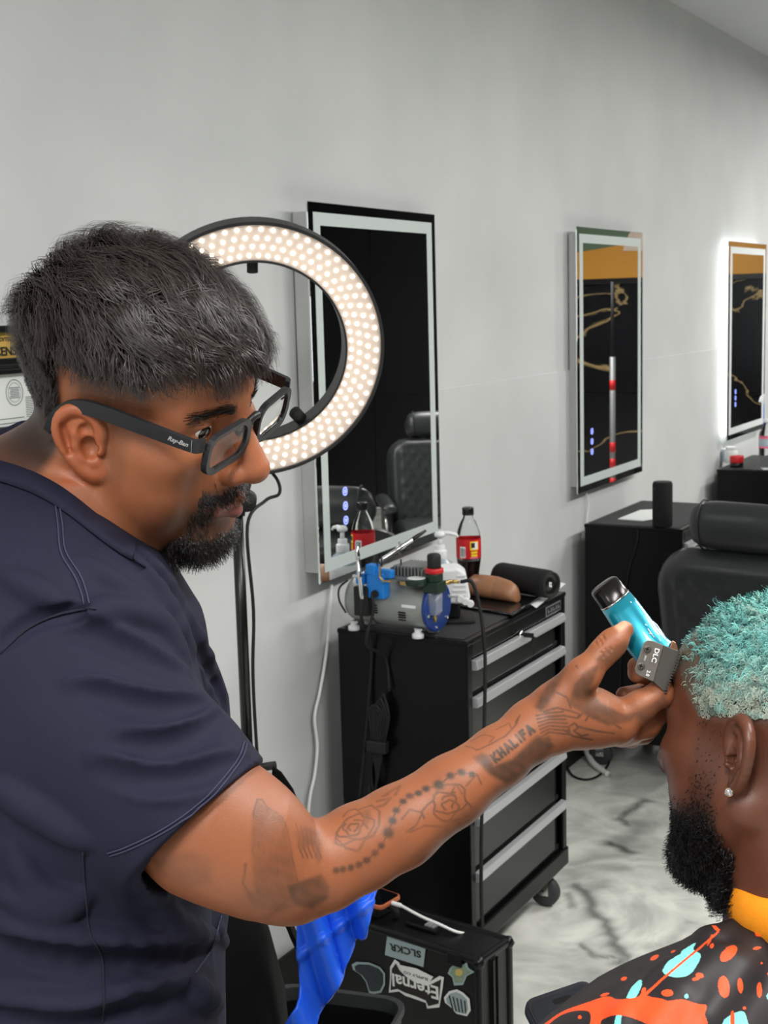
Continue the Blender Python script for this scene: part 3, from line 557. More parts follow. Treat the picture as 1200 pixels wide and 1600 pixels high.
part('pole', G().cyl((-.035, .03, .12), (-.035, .03, .8), .0135, n=18).cyl((-.035, .03, .8), (-.035, .03, z_b), .0105, n=18), M['black_gloss'], t, smooth=True)
part('collar', G().cyl((-.035, .03, .77), (-.035, .03, .83), .019, n=18), M['rubber'], t, smooth=True)
part('collar_knob', G().cyl((-.035, .03, .8), (.005, -.005, .8), .008, n=12), M['rubber'], t, smooth=True)
part('bracket', G().tube([(-.035, .03, z_b-.02), (-.03, .026, z_b+.01), tuple(RM @ Vector((0, -(RI+.043), -.055)))], .014, 12), M['rubber'], t, smooth=True)
part('tilt_knob', G().cyl((-.045, -.0, z_b+.005), (0, .03, z_b+.005), .017, n=16), M['rubber'], t, smooth=True)
k0 = np.array(RM @ Vector((.02, -(RI+.07), -.04))); 
part('lead', G().tube(spline([k0, k0+np.array([.01, -.02, -.03]), k0+np.array([.005, -.025, -.055]), k0+np.array([-.02, -.01, -.065]), (-.03, .012, z_b-.04), (-.022, .012, z_b-.2), (-.03, .014, z_b-.35), (-.02, .014, .6), (-.035, .01, .3)], 7), .0033, 7), M['rubber'], t, smooth=True)
part('top_mount', G().cyl(tuple(RM @ Vector((0, RI-.002, -.03))), tuple(RM @ Vector((0, RI-.022, -.03))), .01, n=12), M['rubber'], t)
part('dimmer_knob', G().cyl(tuple(RM @ Vector((.085, -.135, -.02))), tuple(RM @ Vector((.072, -.118, -.01))), .012, n=14), M['rubber'], t, smooth=True)
for k in range(3):
    a = k*2.094+.5; part('leg', G().tube([(-.035, .03, .3), (-.035+.06*math.cos(a), .03+.06*math.sin(a), .16), (-.035+.15*math.cos(a), .03+.15*math.sin(a), .012)], .009, 10), M['black_gloss'], t, smooth=True)
# ------------------------------------------------------------------ cords on the wall
cord('white_cord', [ony(518, 912, 1.775), ony(515, 960, 1.772), ony(510, 1020, 1.772), ony(500, 1080, 1.772), ony(492, 1120, 1.77), ony(496, 1165, 1.77), ony(492, 1210, 1.77), ony(484, 1250, 1.77), ony(478, 1330, 1.77)], .0042, M['white_cord'], 'white cord hanging down the wall below the nearest mirror')
cord('white_cord', [ony(916, 768, 1.775), ony(919, 790, 1.772), ony(917, 815, 1.772), ony(917, 850, 1.77)], .004, M['white_cord'], 'short white cord below the middle mirror')
q_ = [onz(912, 1155, .05), onz(915, 1170, .035), onz(925, 1190, .02), onz(940, 1203, .012), onz(950, 1210, .01)]
cord('white_cord', [np.array([4.1, 1.7, .2]), q_[0], q_[1], q_[2], q_[3], q_[4]], .011, M['white_cord'], 'thick white cord curling on the floor beside the cabinet caster')
cord('thin_cord', [onz(886, 1198, .01), onz(895, 1212, .005), onz(915, 1218, .005), onz(935, 1212, .005), onz(950, 1195, .01), onz(955, 1175, .05)], .004, M['rubber'], 'thin black cord curving on the floor beside the white cord')
# ------------------------------------------------------------------ barber chairs
def quilt_mat():
    m = mat('quilted_leather', S(34, 36, 38), .42, noise=.08, scale=30); nt = m.node_tree; b = nt.nodes['Principled BSDF']
    return m
M['leather_blk'] = mat('black_leather', S(34, 36, 38), .42, noise=.1, scale=20, bump=.1, bscale=500)
M['vinyl'] = mat('black_vinyl', S(40, 42, 44), .38, noise=.1, scale=20, bump=.06, bscale=600)
def pad(w_, h_, d_, r, quilt=False, nx_=40, nz_=44, inset=.07):
    """cushion standing in xz, front towards -y and +y alike, quilted diamonds on both faces"""
    g = G(); rings = []
    def sup(u, v):
        x = (u-.5)*2; z = (v-.5)*2; e = 6
        k = max(0, 1-abs(x)**e)**(1/e); return k
    vs = []; 
    for side in (-1, 1):
        base = len(vs)
        for j in range(nz_+1):
            for i_ in range(nx_+1):
                u = i_/nx_*2-1; v = j/nz_*2-1
                # rounded-rectangle mapping
                px = u*w_/2; pz = v*h_/2
                q1 = max(0, abs(px)-(w_/2-r)); q2 = max(0, abs(pz)-(h_/2-r)); l = math.hypot(q1, q2)
                if l > r and l > 0:
                    px = math.copysign(w_/2-r+q1*r/l, px); pz = math.copysign(h_/2-r+q2*r/l, pz)
                ed = min(1, (w_/2-abs(px))/.06, (h_/2-abs(pz))/.06); 
                q1 = max(0, abs(px)-(w_/2-r)); q2 = max(0, abs(pz)-(h_/2-r)); ed = min(ed, max(0, (r-math.hypot(q1, q2))/.06)) if (q1 > 0 and q2 > 0) else ed
                th = d_/2*math.sqrt(max(0, 1-(1-max(0, ed))**2))
                if quilt:
                    inn = min((w_/2-abs(px))-inset, (h_/2-abs(pz))-inset)
                    if inn > 0:
                        a_ = (px/.062+pz/.09); b_ = (px/.062-pz/.09)
                        da = min(abs(a_-round(a_)), abs(b_-round(b_))); th += min(1, inn/.01)*.010*(min(1, da/.3)**.5)-.004
                    elif inn > -.012: th -= .005
                vs.append((px, side*th, pz))
        for j in range(nz_):
            for i_ in range(nx_):
                a_ = base+j*(nx_+1)+i_; q_ = (a_, a_+1, a_+nx_+2, a_+nx_+1)
                g.f.append(q_ if side < 0 else tuple(reversed(q_)))
    g.v = vs; return g
def chair(loc, rz, label, full=True):
    # local: faces +y, x to its right side
    t = thing('barber_chair', loc, rz, label, 'chair', 'black barber chairs')
    bk = part('backrest', pad(.56, .62, .15, .13, True), M['vinyl'], t, smooth=True); bk.matrix_local = Matrix.Translation((0, -.24, .585)) @ Matrix.Rotation(math.radians(12), 4, 'X')
    hr = G(); rings = []
    for k in range(21):
        u = -1+2*k/20; x = u*.165; s_ = max(.02, (1-abs(u)**5))**.34
        rings.append([(x, .058*s_*math.cos(a)-.0, .085*s_*math.sin(a)*(1 if math.sin(a) > 0 else .8)) for a in [2*math.pi*q/28 for q in range(28)]])
    hr.loft(rings); ho = part('headrest', hr, M['vinyl'], t, smooth=True); ho.matrix_local = Matrix.Translation((0, -.30, .955)) @ Matrix.Rotation(math.radians(10), 4, 'X')
    for s_ in (-1, 1):
        part('piping', G().tube([((s_*.118), .0585*math.cos(a), .086*math.sin(a)*(1 if math.sin(a) > 0 else .8)) for a in [2*math.pi*q/28 for q in range(29)]], .003, 6), M['leather_blk'], ho, smooth=True)
        part('headrest_post', G().cyl((s_*.06, -.285, .86), (s_*.06, -.30, .93), .008, n=12), M['chrome'], t, smooth=True)
    st = pad(.54, .52, .15, .08, True).xf(Matrix.Rotation(math.radians(-90), 4, 'X')); so = part('seat', st, M['vinyl'], t, smooth=True); so.location = (0, .02, .37)
    for s_ in (-1, 1):
        ar = part('armrest', G().loft([[(s_*.315+.04*math.cos(a), y_, .56+.03*k_*math.sin(a)) for a in [2*math.pi*q/16 for q in range(16)]] for y_, k_ in ((-.22, .5), (-.2, .9), (.0, 1), (.2, 1), (.26, .85), (.28, .5))]), M['vinyl'], t, smooth=True)
        part('arm_panel', G().box(s_*.315-.012, s_*.315+.012, -.16, .18, .28, .54), M['leather_blk'], ar, bevel=.006)
        part('arm_bar', G().tube([(s_*.335, .24, .53), (s_*.335, .27, .42), (s_*.3, .2, .32)], .009, 8), M['chrome'], ar, smooth=True)
    part('column', G().cyl((0, 0, .06), (0, 0, .30), .055, n=24), M['chrome'], t, smooth=True)
    part('base', G().lathe([(0, 0), (.30, 0), (.31, .012), (.28, .03), (.1, .05), (.06, .07), (0, .07)], 40), M['black_gloss'], t, smooth=True)
    part('footrest', G().tube([(-.2, .3, .33), (-.2, .55, .16), (.2, .55, .16), (.2, .3, .33)], .014, 10).box(-.18, .18, .52, .6, .145, .16), M['chrome'], t)
    part('pump_lever', G().tube([(.05, 0, .2), (.25, -.05, .22), (.34, -.06, .24)], .009, 8), M['chrome'], t, smooth=True)
    return t
chA = chair((4.35, 1.02, -.0), math.radians(-100), 'black quilted barber chair in front of the second cabinet')
dup(chA, (6.9, .3, 0), math.radians(60), 'black barber chair seen in the nearest mirror')
# ------------------------------------------------------------------ poster and striped pole, mirrored
M['poster_y'] = mat('poster_yellow', S(196, 136, 44), .5, noise=.15, scale=4); M['poster_g'] = mat('poster_green', S(90, 110, 88), .5, noise=.2, scale=3); M['poster_w'] = mat('poster_pale', S(210, 190, 175), .5, noise=.2, scale=6)
t = thing('wall_screen', (X1, .45, 1.78), 0, 'wide screen with yellow and green picture, mirrored in the middle mirror', 'screen')
part('frame', G().box(-.04, 0, -1.15, 1.15, -.02, .72), M['black_gloss'], t, bevel=.004)
part('picture', G().box(-.043, -.04, -1.1, 1.1, .02, .68), M['poster_g'], t)
part('picture_shape', G().prism([(-1.1, .02), (1.1, .02), (1.1, .22), (.9, .3), (.5, .36), (0, .33), (-.7, .24), (-1.1, .2)], 0, .003).xf(Matrix(((0, 0, 1, -.047), (1, 0, 0, 0), (0, 1, 0, 0), (0, 0, 0, 1)))), M['poster_y'], t)
part('picture_shape', G().prism([(-.5, .22), (.1, .2), (.2, .34), (.05, .52), (-.2, .62), (-.35, .45), (-.45, .34)], 0, .003).xf(Matrix(((0, 0, 1, -.05), (1, 0, 0, 0), (0, 1, 0, 0), (0, 0, 0, 1)))), M['poster_w'], t)
t = thing('light_pole', (8.0, .58, 0), 0, 'slim silver pole with red bands, mirrored in the middle mirror', 'pole')
part('tube', G().cyl((0, 0, .02), (0, 0, 1.3), .018, n=14), M['comp_head'], t, smooth=True)
part('tip', G().cyl((0, 0, 1.3), (0, 0, 1.75), .010, n=10), M['rubber'], t, smooth=True)
for z_ in (.5, .62, .72, 1.1): part('red_band', G().cyl((0, 0, z_), (0, 0, z_+.06), .0185, n=14), M['red'], t, smooth=True)
part('foot', G().lathe([(0, 0), (.15, 0), (.15, .015), (.02, .03), (0, .03)], 24), M['rubber'], t, smooth=True)
# ------------------------------------------------------------------ sticker case
M['case_blk'] = mat('case_panel', S(9, 10, 12), .4, noise=.2, scale=30); M['case_alu'] = mat('case_black_trim', S(30, 31, 33), .3, .6, noise=.1, scale=30)
HZ = .345
A = onz(750, 1500, HZ); Cc = onz(572, 1443, HZ)
ex = np.array([A[0]-Cc[0], A[1]-Cc[1], 0]); LC = .46; ex /= np.linalg.norm(ex); ey = np.array([-ex[1], ex[0], 0]); ey = ey if ey[0] > 0 else -ey
DC = .125
org = A-ex*LC
t = thing('equipment_case', (org[0], org[1], 0), math.atan2(ex[1], ex[0]), 'black hard equipment case covered in stickers on the floor', 'case')
# local: x along the front, y away from camera, z up (ey is +90 deg from ex)
sg = 1 if (ey @ np.array([-math.sin(math.atan2(ex[1], ex[0])), math.cos(math.atan2(ex[1], ex[0])), 0])) > 0 else -1
part('shell', G().box(.006, LC-.006, .006*sg, (DC-.006)*sg, .006, HZ-.004), M['case_blk'], t, bevel=.012)
for x_ in (0, LC-.016):
    for y_ in (0, DC-.016): part('edge_trim', G().box(x_, x_+.016, y_*sg, (y_+.016)*sg, .012, HZ-.012), M['case_alu'], t, bevel=.005)
for z_ in (0, HZ-.016):
    for y_ in (0, DC-.016): part('edge_trim', G().box(.012, LC-.012, y_*sg, (y_+.016)*sg, z_, z_+.016), M['case_alu'], t, bevel=.005)
    for x_ in (0, LC-.016): part('edge_trim', G().box(x_, x_+.016, .012*sg, (DC-.012)*sg, z_, z_+.016), M['case_alu'], t, bevel=.005)
for x_ in (.008, LC-.008):
    for y_ in (.008, DC-.008):
        for z_ in (.012, HZ-.012): part('corner_cap', G().lathe([(0, -.014), (.008, -.012), (.014, 0), (.008, .012), (0, .014)], 12, (x_, y_*sg, z_)), M['case_alu'], t, smooth=True)
part('side_rib', G().box(LC-.004, LC+.002, .045*sg, .05*sg, .02, HZ-.02).box(LC-.004, LC+.002, .062*sg, .067*sg, .02, HZ-.02), M['case_alu'], t)
part('combination_lock', G().box(.24, .32, .045*sg, .075*sg, HZ-.004, HZ+.006), M['case_alu'], t, bevel=.003)
for k in range(3): part('lock_dial', G().box(.285+.009*k, .291+.009*k, .052*sg, .068*sg, HZ+.006, HZ+.009), M['alu'], t)
part('carry_handle', G().tube(spline([(.10, .06*sg, HZ), (.105, .06*sg, HZ+.018), (.15, .06*sg, HZ+.024), (.2, .06*sg, HZ+.018), (.205, .06*sg, HZ)], 5), .007, 8), M['rubber'], t, smooth=True)
part('latch', G().box(LC-.08, LC-.045, -.003, .004, HZ-.03, HZ-.004), M['case_alu'], t, bevel=.002)
M['stk_grey'] = mat('sticker_grey', S(150, 168, 170), .5, noise=.06, scale=60); M['stk_white'] = mat('sticker_white', S(222, 224, 222), .5, noise=.04, scale=60); M['stk_green'] = mat('sticker_green', S(128, 146, 124), .5, noise=.3, scale=150); M['stk_dark'] = mat('sticker_dark', S(44, 50, 54), .5, noise=.5, scale=120)
M['stk_gold'] = mat('sticker_gold', S(190, 168, 96), .5, noise=.2, scale=100)
FY = -.0
def front(name, pts, m, lift, parent=None):
    # pts in the case's front plane (x, z)
    g = G().prism(pts, 0, .0004).xf(Matrix(((1, 0, 0, 0), (0, 0, -1, .0055*sg-lift), (0, 1, 0, 0), (0, 0, 0, 1)))); return part(name, g, m, parent or t)
Mw = t.matrix_basis.inverted(); 
def cpx(px, py):
    # pixel -> (x, z) in the case's front plane
    n = np.array([-math.sin(t.rotation_euler[2]), math.cos(t.rotation_euler[2]), 0]); d = ray(px, py); o = np.array(t.location); s_ = ((o-CP)@n)/(d@n); w_ = CP+d*s_; l = Mw @ Vector(w_); return (l.x, l.z)
front('sticker', [cpx(*q_) for q_ in ((604, 1459), (664, 1478), (660, 1512), (600, 1493))], M['stk_grey'], .002)
def on_case(s, px0, py0, px1, py1, hgt, m, flip=True, **k):
    (xa, za), (xb, zb) = cpx(px0, py0), cpx(px1, py1); me = text_mesh(s, hgt, **k); wd = max(v.co.x for v in me.vertices)-min(v.co.x for v in me.vertices)
    L_ = math.hypot(xb-xa, zb-za); 
    for v in me.vertices: v.co.x *= L_/wd
    o = link('lettering', me, m, t); an = math.atan2(zb-za, xb-xa)+(math.pi if flip else 0)
    o.matrix_local = Matrix.Translation(((xa+xb)/2, .0055*sg-.0032, (za+zb)/2)) @ Matrix.Rotation(math.pi/2, 4, 'X') @ Matrix.Rotation(an, 4, 'Z'); return o
on_case('SLCKR', 608, 1479, 657, 1492, .021, M['ink'], bold=.0004)
# lettered crest sticker
out = [(608,1512),(615,1500),(622,1505),(626,1516),(645,1532),(668,1536),(685,1526),(692,1528),(690,1545),(685,1575),(676,1576),(666,1577),(664,1568),(650,1563),(632,1557),(622,1550),(606,1552),(608,1530)]
front('sticker', [cpx(*q_) for q_ in out], M['stk_white'], .0018)
inn = [(611,1515),(617,1506),(623,1517),(632,1526),(646,1536),(668,1541),(688,1531),(684,1569),(668,1573),(664,1564),(650,1558),(632,1552),(620,1546),(609,1548)]
front('sticker_field', [cpx(*q_) for q_ in inn], M['ink'], .0026)
on_case('Eternal', 612, 1530, 684, 1552, .040, M['stk_white'], bold=.0007)
front('sticker', [cpx(*q_) for q_ in ((622,1508),(650,1514),(676,1527),(668,1538),(648,1535),(632,1525))], M['stk_white'], .003)
on_case('SUPPLY CO', 630, 1519, 668, 1531, .008, M['ink'], bold=.0002)
def blob(cx, cy, pts, m, m2, sc=.72):
    front('sticker', [cpx(*q_) for q_ in pts], m, .0018); front('sticker_field', [cpx(cx+(q_[0]-cx)*sc, cy+(q_[1]-cy)*sc) for q_ in pts], m2, .0026)
blob(582, 1528, [(548,1508),(555,1504),(575,1505),(592,1512),(600,1522),(600,1540),(594,1552),(582,1554),(575,1552),(570,1535),(562,1524),(550,1516)], M['stk_grey'], M['stk_dark'], .86)
blob(716, 1520, [(713,1500),(718,1511),(728,1505),(730,1513),(740,1520),(728,1526),(722,1540),(708,1541),(705,1528),(698,1522),(702,1513),(708,1508)], M['stk_grey'], M['stk_green'], .8)
front('sticker_field', [cpx(716+6*math.cos(a), 1520+6*math.sin(a)) for a in [k*.628 for k in range(10)]], M['stk_gold'], .0032)
blob(713, 1568, [(692,1560),(700,1550),(712,1547),(722,1552),(732,1562),(734,1580),(728,1589),(712,1585),(702,1574),(694,1568)], M['stk_white'], M['stk_grey'], .82)
for k in range(5): front('sticker_line', [cpx(700+6*k, 1556+2*k), cpx(702+6*k, 1556+2*k), cpx(708+5*k, 1580+k), cpx(706+5*k, 1580+k)], M['ink'], .0032)
on_case('C', 574, 1567, 582, 1569, .018, M['stk_white']); on_case('ru Cu', 572, 1594, 602, 1602, .022, M['stk_white'])
# phone with cable on the case
pq = onz(598, 1432, HZ+.02)
case_t = t
t = thing('phone', (0, 0, 0), 0, 'phone in copper case charging on top of the sticker case', 'phone')
t.matrix_basis = case_t.matrix_basis @ Matrix.Translation((.115, .06*sg, HZ+.028)) @ Matrix.Rotation(math.radians(2), 4, 'Y')
M['copper'] = mat('copper_plastic', S(196, 110, 76), .35, .3, noise=.06); M['screen'] = mat('phone_glass', S(10, 11, 15), .08, noise=.1, scale=3)
part('phone_case', G().prism(rr(.155, .075, .012), 0, .0095), M['copper'], t, bevel=.002); part('screen', G().prism(rr(.147, .067, .009), .0095, .0102), M['screen'], t)
part('notch', G().prism(rr(.004, .02, .002, cx=-.066), .0102, .0104), M['hole'], t)
Z = lambda v: np.array(t.matrix_basis @ Vector(v))
part('rest_block', G().box(-.06, .06, -.03, .03, -.028, 0), M['case_blk'], t, bevel=.004)
e0 = Z((.083, 0, .005))
cord('charging_cable', [e0, Z((.10, 0, .006)), Z((.16, -.005*sg, 0)), Z((.2, 0, -.006)), Z((.235, .01*sg, -.016)), Z((.245, .03*sg, -.026))], .0032, M['white_cord'], 'white charging cable plugged into the phone on the case')
tag(part('cable_plug', G().tube([Z((.079, 0, .005)), Z((.102, 0, .006))], .0048, 10), M['white_plastic'], None), 'white cable plug at the copper phone end', 'plug')
# bin
p = onz(572, 1556, .36)
t = thing('waste_bin', (p[0]-.15, p[1]+.02, 0), math.radians(12), 'dark grey open plastic bin in front of the sticker case', 'bin')
M['bin'] = mat('bin_plastic', S(44, 46, 48), .5, noise=.1, scale=20)
o_ = rr(.30, .26, .045, 6); 
g = G(); rings = [[(x*.8, y*.8, 0) for x, y in o_], [(x, y, .345) for x, y in o_], [(x*1.035, y*1.035, .348) for x, y in o_], [(x*1.035, y*1.035, .36) for x, y in o_], [(x*.965, y*.965, .36) for x, y in o_], [(x*.95, y*.95, .34) for x, y in o_], [(x*.77, y*.77, .01) for x, y in o_]]
g.loft(rings); part('bin_body', g, M['bin'], t, smooth=False, bevel=.002)
part('bin_liner', G().loft([[(x*.93, y*.93, .335) for x, y in o_], [(x*.75, y*.75, .02) for x, y in o_]], cap=False), M['black_gloss'], t)
# ------------------------------------------------------------------ tall black bag with blue cloth
M['bag'] = mat('black_nylon', S(8, 8, 9), .75, noise=.2, scale=50, bump=.1, bscale=400, spec=.15)
p = at(432, 1600, 1.95)
t = thing('garment_bag', (p[0], p[1], 0), math.radians(28-90), 'tall black fabric bag standing behind the barber', 'bag')
def sq(w_, d_, z, r=.04, dx=0): return [(x+dx, y, z) for x, y in rr(w_, d_, r, 4)]
part('bag_body', G().loft([sq(.20, .16, 0, dx=-.10), sq(.215, .18, .05, dx=-.10), sq(.215, .18, .5, dx=-.09), sq(.2, .16, .68, dx=-.09), sq(.15, .1, .78, dx=-.08), sq(.07, .05, .84, .02, dx=-.06)]), M['bag'], t, smooth=True)
part('bag_strap', G().loft([[(x, y-.012, z), (x, y+.012, z), (x+.005, y+.012, z+.003), (x+.005, y-.012, z+.003)] for x, y, z in [tuple(q_) for q_ in spline([(-.08, 0, .8), (-.045, -.03, .9), (-.0, -.04, .86), (.03, -.04, .8), (.04, -.03, .72), (.0, -.06, .45)], 5)]]), M['bag'], t)
part('buckle', G().box(-.03, .012, -.104, -.088, .5, .54), M['case_alu'], t, bevel=.004)
part('side_pocket', G().loft([sq(.12, .05, .2, .02, dx=-.05), sq(.13, .06, .24, .02, dx=-.05), sq(.12, .05, .5, .02, dx=-.05)]).xf(Matrix.Translation((0, -.1, 0))), M['bag'], t, smooth=True)
bag_t = t
# blue smock: folded sheet with real thickness hanging beside the bag
M['blue_cloth'] = mat('blue_nylon', S(28, 92, 226), .42, noise=.12, scale=12, bump=.05, bscale=300)
OUTL = [(464,1258),(476,1272),(487,1300),(492,1360),(560,1380),(592,1366),(588,1395),(578,1430),(574,1462),(568,1468),(558,1466),(548,1490),(536,1524),(520,1558),(498,1585),(492,1640),(455,1650),(420,1650),(440,1610),(466,1560),(464,1480),(462,1400),(458,1330),(456,1280)]
def cloth_sheet(outline, depth, name, m, label, cat):
    P = spline([np.array([*q_, 0.]) for q_ in outline]+[np.array([*outline[0], 0.])], 4)[:-1]
    from mathutils.geometry import delaunay_2d_cdt
    pts = [Vector((q_[0], q_[1])) for q_ in P]; nb = len(pts)
    A_ = np.array([[q_[0], q_[1]] for q_ in P])
    def inside(x, y):
        c = False; j = len(A_)-1
        for i_ in range(len(A_)):
            if (A_[i_, 1] > y) != (A_[j, 1] > y) and x < (A_[j, 0]-A_[i_, 0])*(y-A_[i_, 1])/(A_[j, 1]-A_[i_, 1])+A_[i_, 0]: c = not c
            j = i_
        return c
    for x in np.arange(420, 600, 3.5):
        for y in np.arange(1225, 1650, 3.5):
            if inside(x, y) and np.min(np.hypot(A_[:, 0]-x, A_[:, 1]-y)) > 2.5: pts.append(Vector((x, y)))
    vs, es, fs, *_ = delaunay_2d_cdt(pts, [], [list(range(nb))], 1, 1e-4)
    g = G()
    for v in vs:
        x, y = v; k = (x-.35*(y-1400))
        dd = depth+.014*math.sin(k*.075)+.006*math.sin(k*.17+y*.012)+.010*math.exp(-((x-(500+.28*(y-1400)))/5)**2)-.008*math.exp(-((y-(1470-.75*(x-500)))/7)**2)
        g.v.append(tuple(at(x, y, dd)))
    g.f = [tuple(f_) for f_ in fs]
    o = part(name, g, m, None, smooth=True); s_ = o.modifiers.new('solid', 'SOLIDIFY'); s_.thickness = .003
    return tag(o, label, cat)
cloth_sheet(OUTL, 1.86, 'blue_smock', M['blue_cloth'], 'bright blue nylon smock hanging over the black bag', 'smock')
Bi = bag_t.matrix_basis.inverted(); SP = [(426,1196),(440,1206),(458,1232),(470,1262),(466,1290),(456,1268),(440,1236),(424,1214)]; n = len(SP); g = G()
g.add([tuple(Bi @ Vector(at(x_, y_, 1.86))) for x_, y_ in SP]+[tuple(Bi @ Vector(at(x_, y_, 1.885))) for x_, y_ in SP], [tuple(range(n)), tuple(reversed(range(n, 2*n)))]+[(i_, n+i_, n+(i_+1) % n, (i_+1) % n) for i_ in range(n)]); part('bag_handle', g, M['bag'], bag_t, bevel=.003)
# ------------------------------------------------------------------ organic surfaces: blended volumes -> one continuous mesh
F4 = np.float32
def C3(px, py, d): return np.array([(px-600)*d/FPX, (800-py)*d/FPX, -d])     # a point of the place, in camera axes (metres)
def cam2w(P): P = np.asarray(P, float); return P[..., 0:1]*RT+P[..., 1:2]*UP-P[..., 2:3]*FW+CP
class Vol:
    def __init__(s): s.p = []
    def _a(s, kind, dat, k, op, c, R): s.p.append((kind, dat, F4(k), op, np.asarray(c, float), float(R))); return s
    def cone(s, a, b, ra, rb=None, k=.01, op=1):
        a, b = np.asarray(a, float), np.asarray(b, float); rb = ra if rb is None else rb
        return s._a('c', (a.astype(F4), (b-a).astype(F4), F4(ra), F4(rb), F4(max(1e-9, ((b-a)**2).sum()))), k, op, (a+b)/2, np.linalg.norm(b-a)/2+max(ra, rb))
    def chain(s, pts, k=.01, op=1):
        """pts: list of (point, radius)"""
        for (a, ra), (b, rb) in zip(pts[:-1], pts[1:]): s.cone(a, b, ra, rb, k, op)
        return s
    def ell(s, c, r, R=None, k=.01, op=1):
        R = np.eye(3) if R is None else R   # columns = axes
        return s._a('e', (np.asarray(c, F4), np.asarray(r, F4), np.asarray(R, F4)), k, op, c, max(r))
    def cut(s, a, b, r, n, k=.004, op=1, r2=None):
        """flat-ended cylinder from a to b, its end at b lying in the plane with normal n"""
        a, b = np.asarray(a, float), np.asarray(b, float); n = np.asarray(n, float); n = n/np.linalg.norm(n)
        return s._a('y', (a.astype(F4), (b-a).astype(F4), F4(r), F4(r if r2 is None else r2), F4(((b-a)**2).sum()), b.astype(F4), n.astype(F4)), k, op, (a+b)/2, np.linalg.norm(b-a)/2+r*1.5)
    @staticmethod
    def _d(kind, dat, P):
        if kind == 'c':
            a, ab, ra, rb, L = dat; q = P-a; t = np.clip((q@ab)/L, 0, 1); q -= t[:, None]*ab; return np.sqrt((q*q).sum(1))-(ra+(rb-ra)*t)
        if kind == 'e':
            c, r, R = dat; q = (P-c)@R; q1 = q/r; k0 = np.sqrt((q1*q1).sum(1)); q2 = q1/r; k1 = np.sqrt((q2*q2).sum(1))+1e-6; return k0*(k0-1)/k1
        a, ab, r, r2, L, b, n = dat; q = P-a; t0 = (q@ab)/L; t = np.clip(t0, 0, 1.3); q = q-t[:, None]*ab; d = np.sqrt((q*q).sum(1))-(r+(r2-r)*t); return np.maximum(d, (P-b)@n)
    def ev(s, P, sel=None):
        P = P.astype(F4); D = np.full(len(P), F4(.5))
        for i in (range(len(s.p)) if sel is None else sel):
            kind, dat, k, op, c, R = s.p[i]; d = s._d(kind, dat, P)
            if op > 0:
                h = np.maximum(k-np.abs(D-d), 0)/k; D = np.minimum(D, d)-h*h*k*F4(.25)
            else:
                d = -d; h = np.maximum(k-np.abs(D-d), 0)/k; D = np.maximum(D, d)+h*h*k*F4(.25)
        return D
    def near(s, c, rad):
        if getattr(s, '_n', -1) != len(s.p): s._n = len(s.p); s._c = np.array([p[4] for p in s.p]); s._r = np.array([p[5]+.03+p[2] for p in s.p])
        return np.flatnonzero(np.linalg.norm(s._c-c, axis=1)-s._r < rad)
    def march(s, px, py, d0=.7, d1=2.0):
        """first surface point seen along a line of sight"""
        d = np.array([(px-600)/FPX, (800-py)/FPX, -1.0]); t = d0
        for _ in range(140):
            v = float(s.ev((d*t)[None])[0])
            if v < .0004: return d*t
            t += max(v*.75, .0006)
            if t > d1: break
        return None
    def marchv(s, pts, d0=.7, d1=2.0):
        pts = np.asarray(pts, float); d = np.stack([(pts[:, 0]-600)/FPX, (800-pts[:, 1])/FPX, -np.ones(len(pts))], 1); t = np.full(len(pts), d0); done = np.zeros(len(pts), bool)
        for _ in range(140):
            act = np.flatnonzero(~done & (t < d1))
            if not len(act): break
            v = s.ev(d[act]*t[act, None]).astype(float); hit_ = v < .0004; done[act[hit_]] = True; mv = act[~hit_]; t[mv] += np.maximum(v[~hit_]*.75, .0006)
        return [d[i]*t[i] if done[i] else None for i in range(len(pts))]
    def mesh(s, h, lo=None, hi=None):
        if lo is None:
            lo = np.min([p[4]-p[5] for p in s.p if p[3] > 0], 0)-.02; hi = np.max([p[4]+p[5] for p in s.p if p[3] > 0], 0)+.02
        lo, hi = np.asarray(lo, float), np.asarray(hi, float)
        def refine(cent, half):
            out = np.empty(len(cent), F4)
            for i in range(0, len(cent), 4096): out[i:i+4096] = s.ev(cent[i:i+4096])
            return np.abs(out) < half*1.733*1.25+.012
        n8 = 8; b = n8*h; B4 = 4*b
        nb = np.ceil((hi-lo)/B4).astype(int); g = np.stack(np.meshgrid(*[np.arange(q) for q in nb], indexing='ij'), -1).reshape(-1, 3)
        g = g[refine(lo+(g+.5)*B4, B4/2)]
        for _ in range(2):
            o = np.stack(np.meshgrid([0, 1], [0, 1], [0, 1], indexing='ij'), -1).reshape(-1, 3); g = (g[:, None]*2+o).reshape(-1, 3); sz = B4/2 if _ == 0 else b
            if _ == 0: g = g[refine(lo+(g+.5)*sz, sz/2)]
        g = g[refine(lo+(g+.5)*b, b/2)]
        N = n8+1; off = np.stack(np.meshgrid(*[np.arange(N)]*3, indexing='ij'), -1).reshape(-1, 3)*h
        # evaluate in spatial groups so that only nearby volumes are computed
        D = np.empty((len(g), N**3), F4); key = (g//4); _, inv = np.unique(key[:, 0]*100000000+key[:, 1]*10000+key[:, 2], return_inverse=True)
        order = np.argsort(inv, kind='stable'); bounds = np.flatnonzero(np.diff(inv[order]))+1
        for idx in np.split(order, bounds):
            pts = ((lo+g[idx]*b)[:, None]+off).reshape(-1, 3); c = pts.mean(0); rad = np.linalg.norm(pts-c, axis=1).max()
            D[idx] = s.ev(pts, s.near(c, rad)).reshape(len(idx), -1)
        D = D.reshape(-1, N, N, N); B = len(g)
        acc = np.zeros((B, n8, n8, n8, 3), F4); cnt = np.zeros((B, n8, n8, n8), F4)
        ii = np.arange(n8)
